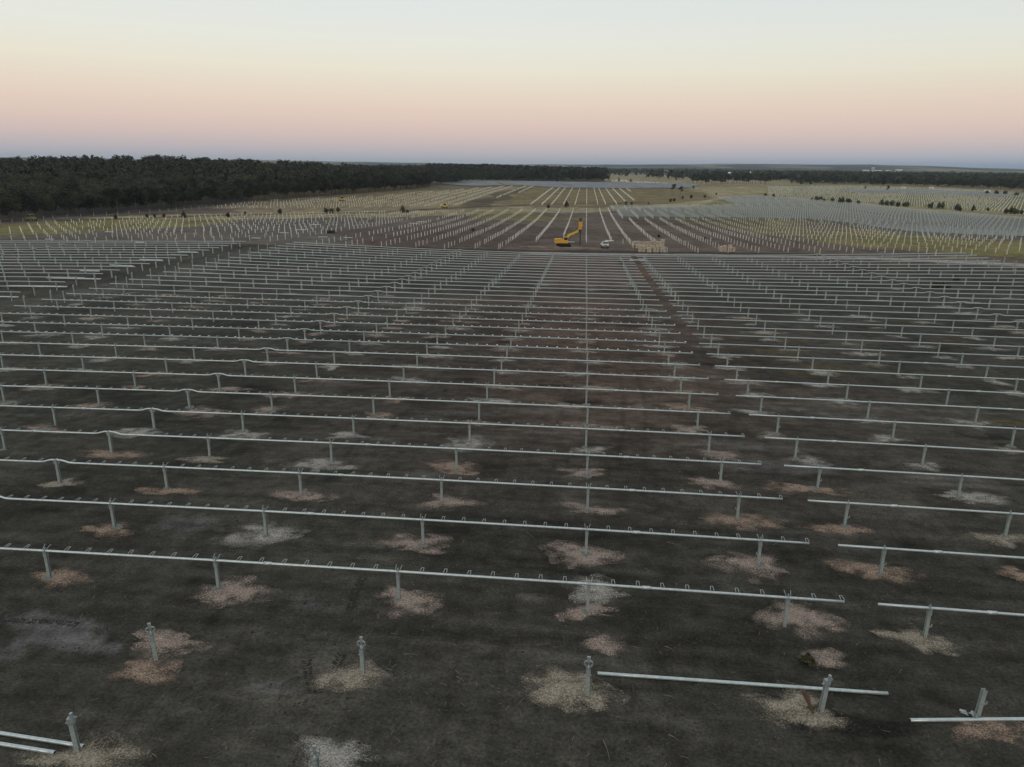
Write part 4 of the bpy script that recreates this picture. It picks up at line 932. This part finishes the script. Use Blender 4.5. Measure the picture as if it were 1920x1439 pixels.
# cartons on pallets
CT = [(1203, 473.5, 1.9, 1.9, 0), (1217, 474, 1.5, 1.9, 1), (1229, 474, 1.8, 2.0, 0), (1243, 474, 1.6, 1.5, 1), (1238, 473, 1.2, 1.7, 0), (1191, 461, 1.5, 1.4, 1), (1200, 462, 1.6, 1.5, 0), (1209, 462, 1.5, 1.3, 0), (1218, 463, 1.7, 1.7, 0), (1228, 463, 1.8, 1.9, 0), (1236, 462, 1.2, 1.4, 1), (1242, 461, 1.4, 1.9, 0),
      (1197, 467, 1.8, 1.3, 1), (1209, 468, 1.8, 1.3, 1), (1222, 468, 1.5, 1.2, 1), (1355, 473, 1.9, 1.8, 0), (1372, 473, 1.7, 1.5, 1), (1369, 468, 1.2, 1.7, 0)]
for i, (a, b_, w, h, kd) in enumerate(CT):
    x_, y_ = pt(a, b_); c = thing('carton_pallet', (x_, y_, gz(x_, y_)), RZ+random.uniform(-.25, .25), '%s carton stack on pallet, %s from left in the %s' % ('wrapped' if kd else 'brown', od(sorted(q[0] for q in (CT[:15] if i < 15 else CT[15:])).index(a)+1), 'big group' if i < 15 else 'small group at right'), 'carton', 'carton stacks behind the right block')
    b = MB()
    for k in (-1, 0, 1): b.box((0, k*.5, .07), (w, .1, .12))
    b.box((0, 0, .14), (w, 1.2, .03)); b.build('pallet', M_pallet, c)
    b = MB(); n = 2 if w > 1.5 else 1
    for k in range(n):
        ww = w/n; hk = h*random.uniform(.7, .95); b.box((-w/2+ww*(k+.5), 0, .16+hk/2), ((ww-.06)*random.uniform(.8, 1), 1.15+random.uniform(-.15, .1), hk), Matrix.Rotation(random.uniform(-.06, .06), 3, 'Z'))
    b.build('carton', M_carton2 if kd else M_carton, c)
# spoil mound by the excavator
def mound(px1, py1, rx, ry, h, lab):
    x_, y_ = pt(px1, py1); n, m = 28, 8; vs = [(0, 0, h)]
    for j in range(1, m+1):
        for i in range(n):
            f = j/m; a = 6.283*i/n; q = f*(1+.25*math.sin(2*a+1)+.15*math.sin(5*a)); X_, Y_ = rx*q*math.cos(a), ry*q*math.sin(a)
            vs.append((X_, Y_, h*(1-f)**1.3*(1+.6*(float(fbm(X_*.8+px1, Y_*.8, 3, 3))-.5))-(.12 if j == m else 0)))
    fs = [(0, 1+i, 1+(i+1) % n) for i in range(n)]
    for j in range(m-1): fs += [(1+j*n+i, 1+(j+1)*n+i, 1+(j+1)*n+(i+1) % n, 1+j*n+(i+1) % n) for i in range(n)]
    me = bpy.data.meshes.new('soil_mound'); me.from_pydata(vs, [], fs); me.materials.append(M_mound); me.update(); tag(put('soil_mound', me, None, (x_, y_, gz(x_, y_))), lab, 'soil mound')
M_mound = mat('dug_soil', (.22, .165, .125), .95, 0, (.11, .085, .07), 1.5, .5)
mound(1037, 466, 3.5, 1.6, .9, 'pale brown heap of dug soil in front of the excavator'); mound(1020, 469, 4.5, 1.2, .4, 'low spread of pale soil left of the dug heap')
mound(1105, 467, 5, 1.6, .35, 'low grey soil spread below the drill mast')
# green truck on the track by the left wood
x_, y_ = pt(60, 415); gt = thing('green_truck', (x_, y_, gz(x_, y_)), -.25, 'pale green service truck on the track beside the left wood', 'truck'); k = 1.15; gt.scale = (k, k, k)
b = MB(); b.box((-.6, 0, 1.0), (3.4, 1.9, .55)); b.box((.9, 0, 1.1), (1.0, 1.8, .7)); b.build('body', M_green, gt)
b = MB(); b.box((-.35, 0, 1.85), (1.6, 1.75, 1.1)); b.box((-.35, 0, 2.45), (1.8, 1.9, .1)); cb = b.build('cab', M_green, gt); b = MB(); b.box((-.35, -.89, 1.95), (1.2, .03, .6)); b.box((.46, 0, 1.95), (.03, 1.4, .6)); b.build('window', M_glass, cb)
for xx in (-1.6, .95):
    for s_ in (-1, 1): wheel(gt, xx, s_*.85, .48, .32)
def loader(px1, py1, flip, lab, mt):
    x_, y_ = pt(px1, py1); t_ = thing('wheel_loader', (x_, y_, gz(x_, y_)), .2 if flip else math.pi-.2, lab, 'loader')
    b = MB(); b.box((-.8, 0, 1.2), (2.4, 1.7, .9)); b.box((.6, 0, 1.0), (1.2, 1.2, .6)); b.build('body', mt, t_)
    b = MB(); b.box((-.3, 0, 2.2), (1.2, 1.3, 1.2)); b.build('cab', M_glass, t_); b = MB(); b.box((-.3, 0, 2.85), (1.4, 1.5, .1)); b.build('roof', mt, t_)
    b = MB(); b.bar((.2, 0, 1.6), (2.4, 0, 2.6 if flip else 1.1), .3); b.box((2.6, 0, 2.5 if flip else .8), (.5, 1.8, .8)); b.build('loader_arm', mt, t_)
    for xx in (-1.3, .9):
        for s_ in (-1, 1): wheel(t_, xx, s_*.85, .62, .4)
loader(641, 377.5, False, 'small yellow machine among the far left piles, below the wood', M_yellow)
loader(833, 390.5, False, 'small yellow-green loader on the dirt track left of centre', M_yellow)

# fence along the wood
x_, y_ = pt(-20, 422); fn_ = thing('wire_fence', (x_, y_, gz(x_, y_)), 0, 'thin wire fence along the foot of the left wood', 'fence'); Q = [pt(a, b) for a, b in [(-20, 422), (100, 411), (200, 404.5), (300, 398), (400, 389), (480, 381)]]
ME_fp = mesh_of(lambda b: b.bar((0, 0, -.2), (0, 0, 1.6), .14, n=5), 'fence_post', M_pile); fp = []
for (ax, ay), (bx_, by_) in zip(Q, Q[1:]):
    d = math.hypot(bx_-ax, by_-ay); n = max(1, int(d/6))
    for i in range(n): fp.append((ax+(bx_-ax)*i/n, ay+(by_-ay)*i/n))
for q in fp[:95]: put('fence_post', ME_fp, fn_, (q[0]-x_, q[1]-y_, gz(*q)-fn_.location.z))
b = MB()
for h in (.5, 1., 1.4): b.path([(q[0]-x_, q[1]-y_, gz(*q)+h-fn_.location.z) for q in fp[:95]], .03, 4)
b.build('wire', M_galv, fn_)
# pale containers and far roofs
for i, (a, b_, w, h) in enumerate([(1152, 341, 9, 3), (1160, 340, 7, 3), (1170, 341, 9, 3), (1178, 343, 6, 2.5), (1190, 342.5, 5, 2), (1200, 343, 9, 1.6), (1212, 343.5, 6, 2), (1222, 344, 8, 1.6), (1234, 344.5, 6, 1.8), (1246, 345, 8, 1.6), (1136, 340, 4, 3), (1086, 346, 6, 1.6), (1070, 346, 5, 1.6), (1100, 346, 6, 1.5), (1694, 354, 6, 2.5), (1746, 354, 6, 2.5), (1851, 361, 7, 3)]):
    x_, y_ = pt(a, b_); c = thing('site_container', (x_, y_, gz(x_, y_)), random.uniform(-.3, .3), 'small pale container or store far off, %s of these counted from the left' % od(1+sorted([1152, 1160, 1170, 1178, 1190, 1200, 1212, 1222, 1234, 1246, 1136, 1086, 1070, 1100, 1694, 1746, 1851]).index(a)), 'container', 'pale containers in the far fields')
    b = MB(); b.box((0, 0, h/2), (w, 2.6, h)); b.build('body', M_white, c); b = MB(); b.box((0, -1.31, h*.45), (w*.25, .03, h*.7)); b.build('door', M_roof, c)
def shed(an_px, r_, w, d, h, lab, m=None):
    dd = FW*F+RT*(an_px-960)-UP*(330-719.5); dd /= np.hypot(dd[0], dd[1]); x_, y_ = dd[0]*r_, dd[1]*r_
    t_ = thing('long_shed', (x_, y_, gz(x_, y_)), RZ+math.radians(-10), lab, 'shed'); b = MB(); b.box((0, 0, h/2), (w, d, h)); b.build('wall', m or M_roof, t_)
    b = MB(); b.add([(-w/2-1, -d/2-1, h), (w/2+1, -d/2-1, h), (w/2+1, d/2+1, h), (-w/2-1, d/2+1, h), (-w/2-1, 0, h+d*.16), (w/2+1, 0, h+d*.16)], [(0, 1, 5, 4), (2, 3, 4, 5), (0, 4, 3), (1, 2, 5), (0, 3, 2, 1)]); b.build('roof', M_white, t_)
for i, (a, r_, w, d, h) in enumerate([(1385, 2350, 60, 25, 7), (1420, 2300, 75, 30, 8), (1452, 2320, 40, 22, 7), (1470, 2100, 35, 20, 6), (1110, 3600, 60, 25, 8), (1245, 3300, 70, 25, 8), (1622, 4600, 30, 20, 14), (1645, 4700, 36, 20, 12), (1664, 4500, 22, 16, 16), (1684, 4400, 30, 20, 20), (1635, 4800, 14, 14, 26)]):
    shed(a, r_, w, d, h, ['left', 'largest', 'third', 'rightmost'][i]+' pale long roof behind the dark tree clump' if i < 4 else 'tiny white building on the skyline plain, %s of the far ones from the left' % od(i-3))

# ------------------------------------------------------------------ haze
HAZE = 5.5e-5
if HAZE:
    b = MB(); zb = float(V[:, 2].min())-1.5; zt = float(V[:, 2].max())+25; b.box((0, 0, (zb+zt)/2), (30000, 30000, zt-zb))
    hm = bpy.data.materials.new('haze_air'); hm.use_nodes = True; t = hm.node_tree; t.nodes.clear(); o_ = N(t, 'ShaderNodeOutputMaterial'); pv = N(t, 'ShaderNodeVolumePrincipled')
    pv.inputs['Color'].default_value = (.62, .80, 1.0, 1); pv.inputs['Density'].default_value = HAZE; pv.inputs['Anisotropy'].default_value = .1; t.links.new(pv.outputs[0], o_.inputs['Volume'])
    hz = b.build('haze', hm); tag(hz, kind='stuff'); tag(hz, 'thin pale evening haze over the far plain', 'haze')
SC.cycles.max_bounces = 5; SC.cycles.diffuse_bounces = 2; SC.cycles.volume_bounces = 0; SC.cycles.transparent_max_bounces = 8
